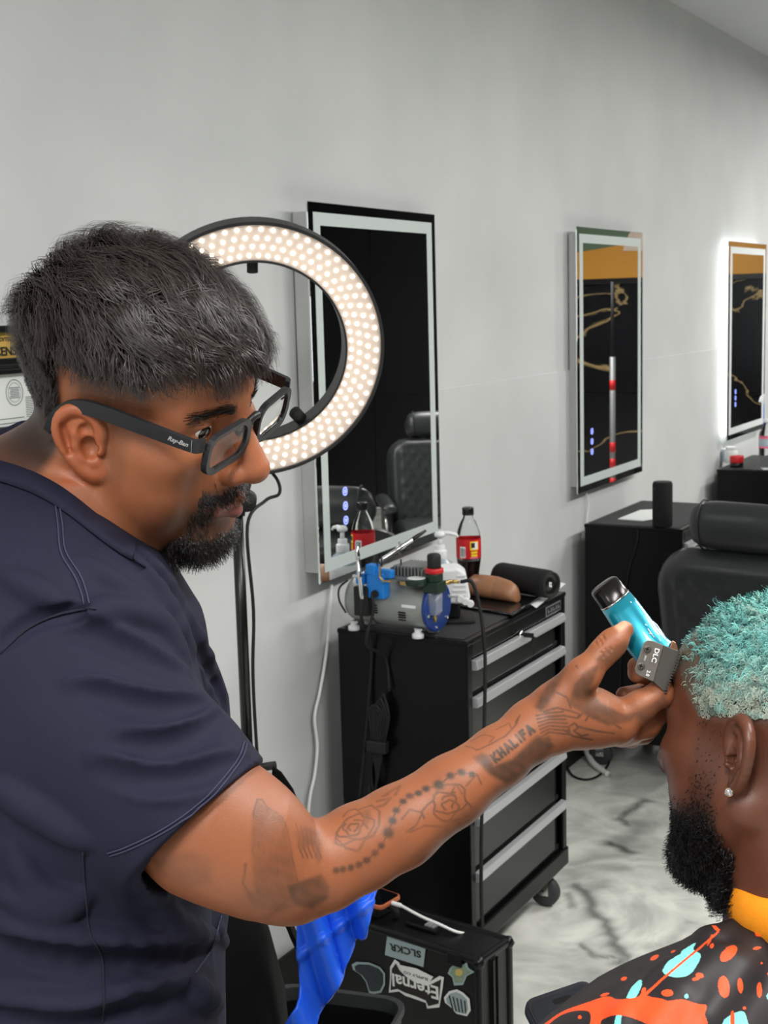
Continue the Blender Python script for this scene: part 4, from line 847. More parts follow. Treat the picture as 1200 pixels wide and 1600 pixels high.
        for axd in range(3):
            for u in (0, 1):
                for v in (0, 1):
                    o0 = [0, 0, 0]; oth = [q for q in range(3) if q != axd]; o0[oth[0]] = u; o0[oth[1]] = v; o1 = list(o0); o1[axd] = 1
                    s0 = tuple([slice(None)]+[slice(q, q+n8) for q in o0]); s1 = tuple([slice(None)]+[slice(q, q+n8) for q in o1]); a, c = D[s0], D[s1]
                    m = (a < 0) != (c < 0); t = np.where(m, a/np.where(m, a-c, 1), 0)
                    for q in range(3): acc[..., q] += np.where(m, (t if q == axd else o0[q]), 0)
                    cnt += m
        act = cnt > 0; bi, ci, cj, ck = np.nonzero(act); cell = g[bi]*n8+np.stack([ci, cj, ck], 1)
        V = lo+(cell+acc[act]/cnt[act][:, None])*h
        BIG = 1 << 20; gid = (cell[:, 0].astype(np.int64)*BIG+cell[:, 1])*BIG+cell[:, 2]; so = np.argsort(gid); sg_ = gid[so]
        Q = []
        for axd in range(3):
            d0 = D[:, :n8, :n8, :n8]; s1 = [slice(None)]+[slice(0, n8)]*3; s1[axd+1] = slice(1, n8+1); d1 = D[tuple(s1)]
            m = (d0 < 0) != (d1 < 0); bi, ci, cj, ck = np.nonzero(m); base = g[bi]*n8+np.stack([ci, cj, ck], 1); neg = d0[m] < 0
            u, v = [(1, 2), (2, 0), (0, 1)][axd]; quad = []
            for du, dv in ((-1, -1), (0, -1), (0, 0), (-1, 0)):
                c = base.copy(); c[:, u] += du; c[:, v] += dv; k_ = (c[:, 0].astype(np.int64)*BIG+c[:, 1])*BIG+c[:, 2]
                p_ = np.clip(np.searchsorted(sg_, k_), 0, len(sg_)-1); quad.append(np.where(sg_[p_] == k_, so[p_], -1))
            quad = np.stack(quad, 1); ok = (quad >= 0).all(1); quad = quad[ok]; neg = neg[ok]; quad[~neg] = quad[~neg][:, ::-1]; Q.append(quad)
        return V, np.concatenate(Q)
def np_mesh(name, V, Q, col=None):
    me = bpy.data.meshes.new(name); me.vertices.add(len(V)); me.vertices.foreach_set('co', np.asarray(V, F4).reshape(-1))
    n = Q.shape[1]; me.loops.add(Q.size); me.loops.foreach_set('vertex_index', Q.reshape(-1).astype(np.int32)); me.polygons.add(len(Q))
    me.polygons.foreach_set('loop_start', np.arange(0, Q.size, n, dtype=np.int32)); me.polygons.foreach_set('loop_total', np.full(len(Q), n, np.int32))
    me.polygons.foreach_set('use_smooth', np.ones(len(Q), bool)); me.update(calc_edges=True)
    if col is not None: set_col(me, col)
    return me
def set_col(me, col):
    a = me.attributes.get('Col') or me.attributes.new('Col', 'FLOAT_COLOR', 'POINT'); c = np.ones((len(col), 4), F4); c[:, :3] = col; a.data.foreach_set('color', c.reshape(-1))
def refine_quads(V, Q, mask):
    """split the quads whose four corners are all in mask into 2x2 (shared edges stay shared)"""
    sel = mask[Q].all(1); S_ = Q[sel]
    E_ = np.sort(np.concatenate([S_[:, [i, (i+1) % 4]] for i in range(4)]), 1); U, inv = np.unique(E_[:, 0].astype(np.int64)*len(V)+E_[:, 1], return_inverse=True)
    a, b = U//len(V), U % len(V); mid = len(V)+inv.reshape(4, -1).T; cen = len(V)+len(U)+np.arange(len(S_))
    V2 = np.concatenate([V, (V[a]+V[b])/2, V[S_].mean(1)])
    new = np.concatenate([np.stack([S_[:, i], mid[:, i], cen, mid[:, (i+3) % 4]], 1) for i in range(4)])
    return V2, np.concatenate([Q[~sel], new]), U.size
def groups(P, c=.05):
    k = np.floor(P/c).astype(np.int64); key = (k[:, 0]*4096+k[:, 1])*4096+k[:, 2]; o = np.argsort(key, kind='stable'); return np.split(o, np.flatnonzero(np.diff(key[o]))+1)
TET = np.array([[1, -1, -1], [-1, -1, 1], [-1, 1, -1], [1, 1, 1]], float)
def grad(vol, P, sel, e=6e-4):
    g = 0
    for t in TET: g = g+t[None]*vol.ev(P+t*e, sel)[:, None]
    return g/(4*e)
def project(vol, V, idx, n=2):
    Pa = V[idx]
    for gi in groups(Pa):
        P = Pa[gi]; c = (P.min(0)+P.max(0))/2; sel = vol.near(c, np.linalg.norm(P-c, axis=1).max())
        for _ in range(n):
            d = vol.ev(P, sel); gr = grad(vol, P, sel); P = P-np.clip(d, -.003, .003)[:, None]*gr/np.maximum((gr*gr).sum(1, keepdims=True), .3)
        Pa[gi] = P
    V[idx] = Pa
def seg_dist(P, pts):
    dm = np.full(len(P), 9.0)
    for a, b in zip(pts[:-1], pts[1:]):
        ab = b-a; L = max(1e-9, ab@ab); t = np.clip(((P-a)@ab)/L, 0, 1); dm = np.minimum(dm, np.linalg.norm(P-a-t[:, None]*ab, axis=1))
    return dm
def ribbons(name, strands, w0, w1, nrm, cols=None):
    """strands (N,K,3) -> one mesh of tapering hairs; nrm (N,3) = outward direction at the root"""
    N, K, _ = strands.shape; T = np.gradient(strands, axis=1); T /= np.linalg.norm(T, axis=2, keepdims=True)+1e-9
    sd = np.cross(T, nrm[:, None]); sd /= np.linalg.norm(sd, axis=2, keepdims=True)+1e-9
    w_ = (w0+(w1-w0)*np.linspace(0, 1, K))[None, :, None]/2
    V = np.stack([strands-sd*w_, strands+sd*w_], 2).reshape(-1, 3); b = np.arange(N)[:, None]*K*2+np.arange(K-1)[None]*2
    Q = np.stack([b, b+1, b+3, b+2], -1).reshape(-1, 4); c = None
    if cols is not None: c = np.repeat(cols, K*2, 0)
    return np_mesh(name, V, Q, c)
def noise3(P, s, seed=0):
    r = np.random.default_rng(seed); o = 0
    for _ in range(5):
        k = r.normal(size=3)*s; o = o+np.sin(P@k+r.uniform(0, 6.28))
    return o/5
# a head in its own axes: x forward, y to its left, z up, origin midway between the ear canals
def head(vol, O, F, L, opt):
    F = np.asarray(F, float); F /= np.linalg.norm(F); L = np.asarray(L, float); L -= F*(L@F); L /= np.linalg.norm(L); U = np.cross(F, L); R = np.stack([F, L, U], 1)
    s = opt.get('scale', 1.0); X = lambda *p: O+R@(np.array(p)*s)
    E_ = lambda c, r, k=.02, op=1, R2=None: vol.ell(X(*c), np.array(r)*s, R if R2 is None else R@R2, k, op)
    K_ = lambda a, b, ra, rb=None, k=.012, op=1: vol.cone(X(*a), X(*b), ra*s, (ra if rb is None else rb)*s, k, op)
    ful = opt.get('full', 0.0); jz = opt.get('jaw', 0.0)
    E_((-.008, 0, .045), (.098, .076, .090)); E_((.045, 0, .062), (.051, .060, .052), .03); E_((.043, 0, -.022), (.050, .056+ful*.4, .074-jz*.8), .03)
    for y in (-1, 1):
        K_((-.004, y*(.053+ful*.6), -.045), (.072, y*.016, -.094+jz), .019, .017, .03)
        E_((.042, y*(.040+ful), -.036), (.036, .025, .042), .03); E_((.060, y*.050, .0), (.027, .017, .016), .022)
        K_((.074, y*.047, .035), (.091, y*.014, .040), .009, .011, .018)
    E_((.076, 0, -.096+jz), (.021, .024, .018), .02); E_((.086, 0, -.044), (.019, .030, .021), .022)
    for y in (-1, 1):
        E_((.106, y*.034, .0235), (.017, .019, .0145), .014, -1)
        vol.ell(X(.0795, y*.033, .0245), np.array([.0142]*3)*s, None, .005); K_((.0975, y*.023, .0240), (.0905, y*.0465, .0235), .0052, .0042, .002, -1)
    nl = opt.get('nose', 1.0)
    K_((.094, 0, .034), (.113+.010*nl, 0, -.014), .0085, .0118, .012); E_((.111+.008*nl, 0, -.018), (.0125, .013, .0105), .008)
    for y in (-1, 1): E_((.107, y*.0145, -.021), (.011, .0085, .0095), .007); E_((.113, y*.0075, -.0315), (.006, .0035, .004), .003, -1)
    K_((.107, 0, -.05), (.099, .02, -.0545), .0058, .0035, .004); K_((.107, 0, -.05), (.099, -.02, -.0545), .0058, .0035, .004)
    K_((.1045, 0, -.0625), (.097, .018, -.0595), .0066, .004, .004); K_((.1045, 0, -.0625), (.097, -.018, -.0595), .0066, .004, .004)
    for y in (-1, 1):
        # ear: f forward, u up, o outward (millimetres)
        el = opt.get('ear', 1.0); tl = math.radians(opt.get('ear_tilt', 14)); fl = opt.get('flare', .5)
        def Ep(f, u, o):
            f, u = f*math.cos(tl)+u*math.sin(tl)*-1, u*math.cos(tl)+f*math.sin(tl)
            return X(opt.get('ear_x', -.004)+f*.001*el, y*(.0735+o*.001*el), .001+u*.001*el)
        ob = lambda f: 3-fl*f
        Rm = np.array([[math.cos(tl), 0, -math.sin(tl)], [0, 1, 0], [math.sin(tl), 0, math.cos(tl)]])
        a_ = -y*math.atan(fl); Rz = np.array([[math.cos(a_), -math.sin(a_), 0], [math.sin(a_), math.cos(a_), 0], [0, 0, 1]])
        E_op = lambda f, u, o, r, k, op: vol.ell(Ep(f, u, o), np.array(r)*.001*el*s, R@Rm@Rz, k, op)
        E_op(-8, 4, ob(-8)-1.5, (16, 5, 29), .006, 1)
        rim = [(5, 1), (8, 10), (7, 20), (1, 29), (-9, 33), (-18, 29), (-23, 19), (-23, 7), (-19, -6), (-13, -17), (-6, -25)]; rim2 = [(q_[0], q_[1]) for q_ in spline([np.array([a, b, 0.]) for a, b in rim], 2)]
        vol.chain([(Ep(f, u, ob(f)+1.5), .0040*el*s) for f, u in rim2], .0045)
        E_op(-3, -23, ob(-3)-.5, (7.5, 4, 8), .006, 1)
        vol.chain([(Ep(f, u, ob(f)+.8), .0033*el*s) for f, u in ((-4, 20), (-11, 13), (-14, 3), (-11, -8), (-5, -14))], .004)
        E_op(-3, -1, ob(-3)+2, (7, 8, 9.5), .004, -1); E_op(-2, 15, ob(-2)+4, (5, 4, 4.5), .004, -1); E_op(-17.5, 10, ob(-17)+4.5, (2.0, 4, 13), .004, -1)
        E_op(5, -4, 4.5, (3.6, 4.2, 5.2), .004, 1); E_op(-2.5, -14.5, ob(-2)+1.5, (4, 3, 3.2), .004, 1)
        E_op(1.5, -2, 0, (3.2, 9, 3.4), .003, -1)
    return X, R
# ------------------------------------------------------------------ the barber
def lin(r, g, b): return np.array(S(r, g, b)[:3])
def mixc(col, target, w): return col*(1-w[:, None])+np.asarray(target)[None]*w[:, None]
def sstep(x, a, b): t = np.clip((x-a)/(b-a), 0, 1); return t*t*(3-2*t)
M['skin_barber'] = attr_mat('skin_tan', .46, .45, bump=.12, bscale=900, sub=.0)
M['shirt'] = mat('navy_cotton', S(29, 30, 48), .8, noise=.14, scale=350, bump=.12, bscale=1400, spec=.25)
M['hair_black'] = attr_mat('black_hair', .42, .5, bscale=60)
HO = C3(214, 640, 1.18); HF = (.893, -.323, .314); HL = (.43, .41, -.80)
OPT_B = dict(full=.010, nose=.85, ear=1.02, ear_tilt=20, flare=.45, ear_x=.011, jaw=.008, scale=.98)
body = Vol(); HX, HR = head(body, HO, HF, HL, OPT_B)
px1 = lambda d, r: r*d/FPX
def cp(px, py, d, r): return (C3(px, py, d), r*d/FPX)
# neck and torso core
body.chain([(HX(-.022, 0, -.02), .060), (HX(-.05, 0, -.09), .060), (C3(55, 815, 1.2), .070)], .03)
body.cone(HX(.02, 0, -.085), C3(95, 850, 1.19), .040, .06, .03)
body.chain([(C3(55, 830, 1.2), .075), (C3(20, 960, 1.12), .07)], .04)
body.chain([(C3(60, 900, 1.22), .10), (C3(80, 1150, 1.22), .115), (C3(110, 1660, 1.22), .12)], .04)
# the right arm: shoulder, elbow, forearm
body.chain([cp(60, 1060, 1.09, 105), cp(200, 1175, 1.06, 108), cp(328, 1288, 1.035, 108), cp(388, 1322, 1.035, 95), cp(442, 1352, 1.045, 80)], .02)
body.chain([cp(420, 1366, 1.035, 60), cp(466, 1392, 1.05, 44)], .02)
body.chain([cp(448, 1362, 1.045, 76), cp(505, 1354, 1.055, 67), cp(562, 1324, 1.068, 66), cp(622, 1293, 1.08, 63), cp(706, 1236, 1.10, 54), cp(780, 1182, 1.12, 46), cp(838, 1138, 1.135, 42)], .008)
# hand: wrist, palm, thumb and four fingers closing on the clipper
body.chain([cp(838, 1138, 1.135, 44), cp(885, 1116, 1.14, 50), cp(930, 1122, 1.145, 40), cp(965, 1130, 1.15, 34)], .014)
body.chain([cp(900, 1132, 1.16, 34), cp(985, 1138, 1.175, 24)], .014)
body.chain([cp(868, 1098, 1.13, 33), cp(910, 1056, 1.125, 26), cp(944, 1018, 1.13, 20), cp(958, 1004, 1.133, 20), cp(976, 984, 1.14, 14)], .007)
body.chain([cp(965, 1126, 1.15, 30), cp(1000, 1104, 1.145, 24), cp(1032, 1084, 1.15, 20), cp(1042, 1062, 1.17, 16), cp(1028, 1040, 1.19, 14)], .005)
body.chain([cp(975, 1138, 1.165, 27), cp(1010, 1130, 1.17, 23), cp(1046, 1092, 1.18, 18.5), cp(1030, 1062, 1.197, 15), cp(996, 1052, 1.186, 13.5), cp(993, 1040, 1.182, 12.5)], .004)
body.chain([cp(970, 1143, 1.18, 25), cp(1003, 1142, 1.192, 20), cp(1030, 1110, 1.205, 17), cp(1008, 1082, 1.207, 15), cp(975, 1086, 1.19, 13)], .004)
body.chain([cp(955, 1144, 1.19, 22), cp(985, 1150, 1.205, 17), cp(1006, 1128, 1.222, 14), cp(995, 1104, 1.22, 13), cp(972, 1104, 1.205, 12)], .004)
body.cone(C3(955, 1003, 1.107), C3(975, 985, 1.115), .0001, k=.002)
# knuckle creases of the thumb
for q in ((936, 998, 950, 1022), (941, 993, 956, 1016), (930, 1003, 944, 1028)):
    a, b = body.march(q[0], q[1]), body.march(q[2], q[3])
    if a is not None and b is not None: body.cone(a, b, .0006, k=.0018, op=-1)
lo = np.array([-.42, -.50, -1.36]); hi = np.array([.30, .28, -.90])
V, Q = body.mesh(.0029, lo, hi)
# finer on head, arm and hand; the part under the shirt stays coarse
pxv = 600+V[:, 0]*FPX/-V[:, 2]; pyv = 800-V[:, 1]*FPX/-V[:, 2]
loc = (V-HO)@HR
fine = ((loc[:, 0] > -.045) & (np.linalg.norm(loc, axis=1) < .15)) | ((pxv > 225) & (pyv > 1170)) | (pxv > 480)
n0 = len(V); V, Q, ne = refine_quads(V, Q, fine); project(body, V, np.concatenate([np.flatnonzero(fine), np.arange(n0, len(V))]), 2)
pxv = 600+V[:, 0]*FPX/-V[:, 2]; pyv = 800-V[:, 1]*FPX/-V[:, 2]; loc = (V-HO)@HR; x, y, z = loc.T
arm = (pxv > 225) & (pyv > 1150) | (pxv > 480)
f2 = arm & (pxv > 380); n0 = len(V); V, Q, ne = refine_quads(V, Q, f2)
pxv = 600+V[:, 0]*FPX/-V[:, 2]; pyv = 800-V[:, 1]*FPX/-V[:, 2]; loc = (V-HO)@HR; x, y, z = loc.T
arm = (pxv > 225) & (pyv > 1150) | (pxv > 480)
isH = (np.linalg.norm(loc, axis=1) < .2) & ~arm
col = np.tile(lin(152, 93, 62), (len(V), 1)); nz = noise3(V, 60, 1); nz2 = noise3(V, 220, 2)
col *= (1+.07*nz+.04*nz2)[:, None]
# ears and nose a little redder
er = isH & (np.abs(y) > .0765) & (((x-.002)/.027)**2+((z-.002)/.038)**2 < 1); col[er] = col[er]*np.array([1.12, .92, .86])
ns = np.exp(-((x-.118)**2+y**2+(z+.02)**2)/.018**2)*isH; col = mixc(col, lin(168, 92, 66), .4*ns)
# stubble shadow: jaw, lip, chin; faded sides
st = lin(62, 46, 38)
jaw = sstep(-z, .030, .062)*sstep(x, -.02, .0)*isH*(.22+.55*sstep(x, .05, .085)); side = isH*sstep(z, .008, .055)*(1-sstep(x, .040, .066))*sstep(x, -.02, .0)*sstep(np.abs(y), .045, .06)
sb = isH*(1-sstep(np.abs(x-.030), .004, .016))*sstep(z, -.05, -.02)*sstep(np.abs(y), .045, .06)*.35*(z < .04)
nape = isH*sstep(-x, .02, .05)*sstep(z, -.055, -.015)*.45; mus = np.exp(-((z+.039)/.008)**2)*(x > .08)*(np.abs(y) < .034)*isH
chn = isH*(x > .055)*sstep(-z, .070, .092)*(np.abs(y) < .042)
wst = np.clip(np.maximum.reduce([jaw, side*.92, nape, mus*.8, chn*.85, sb]), 0, .9)*(.82+.18*noise3(V, 900, 5)); wst[er] *= .1
col = mixc(col, st, np.clip(wst, 0, .9))
lip = isH*np.exp(-((z+.0565)/.0075)**2)*(x > .096)*(np.abs(y) < .024); col = mixc(col, lin(150, 92, 84), np.clip(lip*1.2, 0, .8))
def hairmask_b(x, y, z):
    """0..1 density of scalp hair"""
    top = sstep(z, .075, .088); t_side = .052-.0*x; sd = sstep(z, .060, .078)*(1-sstep(x, .050, .066))
    back = sstep(z, -.055, -.02)*(1-sstep(x, -.034, -.022)); return np.clip(np.maximum(np.maximum(top, sd), back), 0, 1)
col = mixc(col, lin(30, 25, 24), .92*hairmask_b(x, y, z)*isH*(1-er))
brow = isH*np.exp(-((z-.0405+.06*(np.abs(y)-.03))/.004)**2)*(np.abs(y) > .010)*sstep(-np.abs(y), -.056, -.044)*(x > .06); col = mixc(col, lin(34, 26, 24), np.clip(brow*.6, 0, .6))
# tattoos: strokes laid on the skin of the arm
bm = BVHTree.FromPolygons([Vector(v) for v in V.tolist()], [tuple(q) for q in Q[(pxv[Q[:, 0]] > 225)].tolist()])
def hit(px, py):
    r = bm.ray_cast(Vector((0, 0, 0)), Vector(((px-600)/FPX, (800-py)/FPX, -1)).normalized()); return None if r[0] is None else np.array(r[0])
ink = np.zeros(len(V)); ai = np.flatnonzero(arm & (pxv > 230)); VA = V[ai]
def stroke(pts, r=1.6, w=.6):
    P = [hit(*q) for q in pts]; P = [p for p in P if p is not None]
    if len(P) < 2: return
    P = np.array(P); lo_, hi_ = P.min(0)-.012, P.max(0)+.012; m = ((VA > lo_) & (VA < hi_)).all(1); k = np.flatnonzero(m)
    if not len(k): return
    d = seg_dist(VA[k], P); rr_ = r*P[:, 2].mean()*-1/FPX; ink[ai[k]] = np.maximum(ink[ai[k]], w*np.exp(-np.maximum(d-rr_*.5, 0)**2/(rr_*.75)**2))
def cyc(cx, cy, rx, ry, a0=0, a1=360, n=14, rot=0):
    o = []
    for k in range(n+1):
        a = math.radians(a0+(a1-a0)*k/n); u, v = rx*math.cos(a), ry*math.sin(a); c, s_ = math.cos(rot), math.sin(rot); wv = 1+.16*math.sin(a*3+rx)+.1*math.sin(a*5-rx*2); u *= wv; v *= wv; o.append((cx+u*c-v*s_, cy+u*s_+v*c))
    return o
ZV = -V[:, 2]; NRMW = None
front_ok = np.zeros(len(V), bool)
def fill(poly, w, soft=5.0):
    k = ai; X_, Y_ = pxv[k], pyv[k]; ins = np.zeros(len(k), bool); j = len(poly)-1; dd = np.full(len(k), 1e9)
    for i_ in range(len(poly)):
        (xi, yi), (xj, yj) = poly[i_], poly[j]; c = ((yi > Y_) != (yj > Y_)) & (X_ < (xj-xi)*(Y_-yi)/(yj-yi+1e-9)+xi); ins ^= c
        L2 = (xj-xi)**2+(yj-yi)**2+1e-9; t = np.clip(((X_-xi)*(xj-xi)+(Y_-yi)*(yj-yi))/L2, 0, 1); dd = np.minimum(dd, np.hypot(X_-xi-t*(xj-xi), Y_-yi-t*(yj-yi))); j = i_
    sd = np.where(ins, dd, -dd); val = w*sstep(sd, -soft, soft)*(V[k, 2] > CEN(X_, Y_)); ink[k] = np.maximum(ink[k], val)
def CEN(X_, Y_): return np.interp(X_, [230, 450, 620, 840, 1050], [-1.05, -1.055, -1.085, -1.14, -1.19])
fill([(398,1400),(392,1330),(394,1275),(402,1250),(415,1258),(440,1275),(452,1302),(458,1345),(466,1388),(470,1410),(440,1425),(410,1420)], .30)
for P_ in ([(402,1395),(395,1330),(396,1270),(402,1249),(410,1250),(416,1260),(440,1276),(450,1300),(456,1340),(466,1386)], [(410,1258),(404,1320),(404,1390)], [(418,1264),(412,1330),(412,1400)], [(428,1275),(422,1330),(424,1390)], [(438,1280),(432,1330),(434,1370)], [(384,1350),(380,1380),(392,1400)]): stroke(P_, 1.7, .42)
fill([(446,1382),(472,1376),(502,1366),(514,1384),(512,1404),(488,1420),(456,1414)], .55); fill([(380,1390),(420,1398),(445,1410),(440,1425),(395,1420)], .3); fill([(240,1345),(300,1330),(330,1345),(330,1380),(290,1388),(250,1372)], .22, 8)
for k in range(5): stroke([(462+8*k, 1288+4*k), (468+6*k, 1305+3*k), (466+8*k, 1322+2*k), (474+7*k, 1340)], 1.5, .42)
fill([(458,1300),(476,1290),(500,1300),(503,1345),(496,1352),(488,1320),(470,1330)], .28)
for r_ in (8, 15, 23, 31): stroke(cyc(552, 1293, r_, r_*.75, 20*r_, 20*r_+300, 16, -.5), 1.6, .42)
stroke([(560,1265),(580,1258),(593,1268),(592,1290),(583,1305),(570,1312),(560,1330),(540,1325),(525,1310)], 1.8, .42); fill([(566,1266),(578,1262),(580,1280),(572,1290)], .3)
for P_ in ([(590,1252),(610,1247),(600,1258),(585,1262)], [(605,1240),(625,1228),(618,1242)], [(598,1244),(606,1242)]): stroke(P_, 2.4, .42)
BD = [(735,372,4),(690,362,4.6),(640,378,4.4),(588,418,6.2),(530,435,4.4),(497,455,4.2),(458,468,4.4),(428,492,4),(398,532,4),(380,578,4.4),(362,632,6.2),(332,688,4),(303,722,4),(265,755,4.2),(230,775,4),(195,788,4),(160,795,4),(130,800,4)]
BD = [(480+.35*a, 1080+.35*b, r) for a, b, r in BD]; stroke([(a, b) for a, b, r in BD], 1.2, .55)
for a, b, r in BD: stroke([(a-.6, b), (a+.6, b)], r*1.15, .75)
for r_ in (9, 17, 26, 36): stroke(cyc(700, 1258, r_, r_*.8, 15*r_, 15*r_+290, 16, -.5), 1.5, .45)
stroke([(628,1280),(640,1265),(660,1270),(650,1290),(635,1300)], 1.5, .4); stroke([(640,1300),(665,1290),(690,1292)], 1.5, .4); stroke([(705,1240),(712,1225),(722,1240)], 1.5, .4); stroke([(728,1228),(745,1210),(752,1225)], 1.5, .4)
fill([(640,1340),(690,1290),(740,1255),(800,1205),(845,1170),(862,1180),(800,1235),(730,1300),(670,1350)], .28, 8)
fill([(740,1184),(752,1177),(764,1180),(772,1196),(800,1186),(838,1150),(858,1150),(866,1166),(840,1200),(792,1226),(765,1210)], .58)
GL = {'K': [[(0,0),(0,1)],[(.7,1),(0,.45),(.75,0)]], 'H': [[(0,0),(0,1)],[(.7,0),(.7,1)],[(0,.5),(.7,.5)]], 'A': [[(0,0),(.38,1),(.76,0)],[(.18,.35),(.58,.35)]], 'L': [[(0,1),(0,0),(.6,0)]], 'I': [[(.1,0),(.1,1)]], 'F': [[(0,0),(0,1),(.65,1)],[(0,.55),(.5,.55)]]}
b0, b1 = np.array([775., 1191.]), np.array([838., 1140.]); e1 = (b1-b0)/np.linalg.norm(b1-b0); e2 = np.array([e1[1], -e1[0]]); pos = 0; ux = np.linalg.norm(b1-b0)/6.3
for ch in 'KHALIFA':
    for sgm in GL[ch]: stroke([tuple(b0+e1*(pos+.75*ux*p_[0])+e2*13*p_[1]) for p_ in sgm], 2.3, .72)
    pos += ux*(.55 if ch == 'I' else .97)
stroke([(728,1166),(745,1172),(768,1162),(790,1150),(806,1132),(812,1118),(806,1128)], 1.4, .5); stroke([(735,1158),(755,1148),(772,1152),(765,1160)], 1.3, .4); stroke([(775,1140),(795,1130),(800,1140)], 1.3, .4)
fill([(836,1104),(846,1082),(866,1056),(886,1040),(876,1066),(860,1096),(846,1112)], .55)
fill([(888,1100),(897,1070),(914,1050),(938,1036),(930,1058),(922,1074),(938,1098),(975,1116),(1000,1112),(985,1128),(950,1134),(915,1118)], .5, 4); fill([(930,1030),(950,1015),(978,1000),(982,1010),(955,1036),(938,1048)], .35, 4); fill([(985,1118),(1015,1100),(1040,1085),(1044,1100),(1010,1130)], .4, 5)
for k in range(7): stroke([(838+1.5*k, 1118+5.5*k), (858, 1114+5*k), (880+2*k, 1112+6*k)], 1.4, .5)
for P_ in ([(850,1112),(870,1106),(895,1112),(905,1116),(902,1122),(880,1118),(858,1120)], [(890,1148),(888,1136),(897,1130),(904,1136),(897,1142),(908,1150),(918,1148)], [(905,1120),(912,1112),(920,1118),(915,1126)], [(925,1122),(940,1116),(950,1126),(970,1138)], [(905,1136),(930,1142),(960,1146)], [(880,1140),(895,1150),(925,1156)], [(900,1040),(912,1056),(925,1048)], [(870,1082),(886,1090),(892,1106)]): stroke(P_, 1.5, .5)
ink *= np.clip(.92+.35*noise3(V, 110, 9)+.2*noise3(V, 420, 8), .45, 1.15)
col = mixc(col, lin(50, 47, 41), np.clip(ink*1.2, 0, .88))
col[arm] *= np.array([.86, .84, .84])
# thumb nail, paler finger pads
nl = np.exp(-(((pxv-971)*.72+(pyv-976)*-.69)/10)**4-(((pxv-971)*.69+(pyv-976)*.72)/7)**4)*(V[:, 2] > -1.142); col = mixc(col, lin(226, 170, 140), np.clip(nl, 0, .75))
tips = np.exp(-((pxv-992)**2+(pyv-1050)**2)/22**2); col = mixc(col, lin(196, 132, 100), np.clip(tips, 0, .6))
root = thing('person', (0, 0, 0), 0, 'bearded man in navy t-shirt and black glasses holding a teal trimmer', 'person')
rp = cam2w(C3(110, 1400, 1.2)); root.location = (rp[0], rp[1], 0); ROFF = np.array([rp[0], rp[1], 0])
def tow(P): return cam2w(P)-ROFF
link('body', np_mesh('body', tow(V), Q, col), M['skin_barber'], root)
NLP = []; ud, vd = np.array([.66, -.75]), np.array([.75, .66])
for i_ in range(9):
    row = []
    for j_ in range(7):
        a_, b_ = -1+i_/4, -1+j_/3; k_ = 1-.25*max(0, a_)**2; h_ = hit(970+ud[0]*11*a_+vd[0]*7.2*b_*k_, 978+ud[1]*11*a_+vd[1]*7.2*b_*k_); row.append(h_)
    NLP.append(row)
M['nail'] = mat('nail', S(206, 150, 124), .3, noise=.05, scale=300)
if all(h_ is not None for r_ in NLP for h_ in r_):
    g = G(); g.loft([[tuple(tow(h_*(1-.0005/np.linalg.norm(h_)))) for h_ in r_] for r_ in NLP], cap=False, closed=False); part('thumb_nail', g, M['nail'], root, smooth=True)
del bm
bn = BVHTree.FromPolygons([Vector(v) for v in V.tolist()], [tuple(q) for q in Q[(pxv[Q[:, 0]] < 330) & (pyv[Q[:, 0]] < 1000)].tolist()])
# eyes
M['eye_white'] = mat('eye_white', S(214, 204, 196), .15, noise=.03, coat=.5); M['iris'] = mat('iris_dark', S(26, 16, 12), .1, noise=.2, scale=900, coat=1.0)
for y_ in (-1, 1):
    c_ = HX(.0795, y_*.033, .0245); ew = tow(c_); e_ = part('eye', G().lathe([(.0132*math.sin(a), -.0132*math.cos(a)) for a in np.linspace(0, math.pi, 14)], 20), M['eye_white'], root, smooth=True); e_.location = ew
    gz = HR@np.array([.93, -.28, -.16]); gw = gz[0]*RT+gz[1]*UP-gz[2]*FW; e_.rotation_euler = Vector(gw).to_track_quat('Z', 'Y').to_euler()
    part('iris', G().lathe([(.0068, .0116), (.0055, .0125), (.003, .0133), (0, .0135)], 18, cap=False), M['iris'], e_, smooth=True)
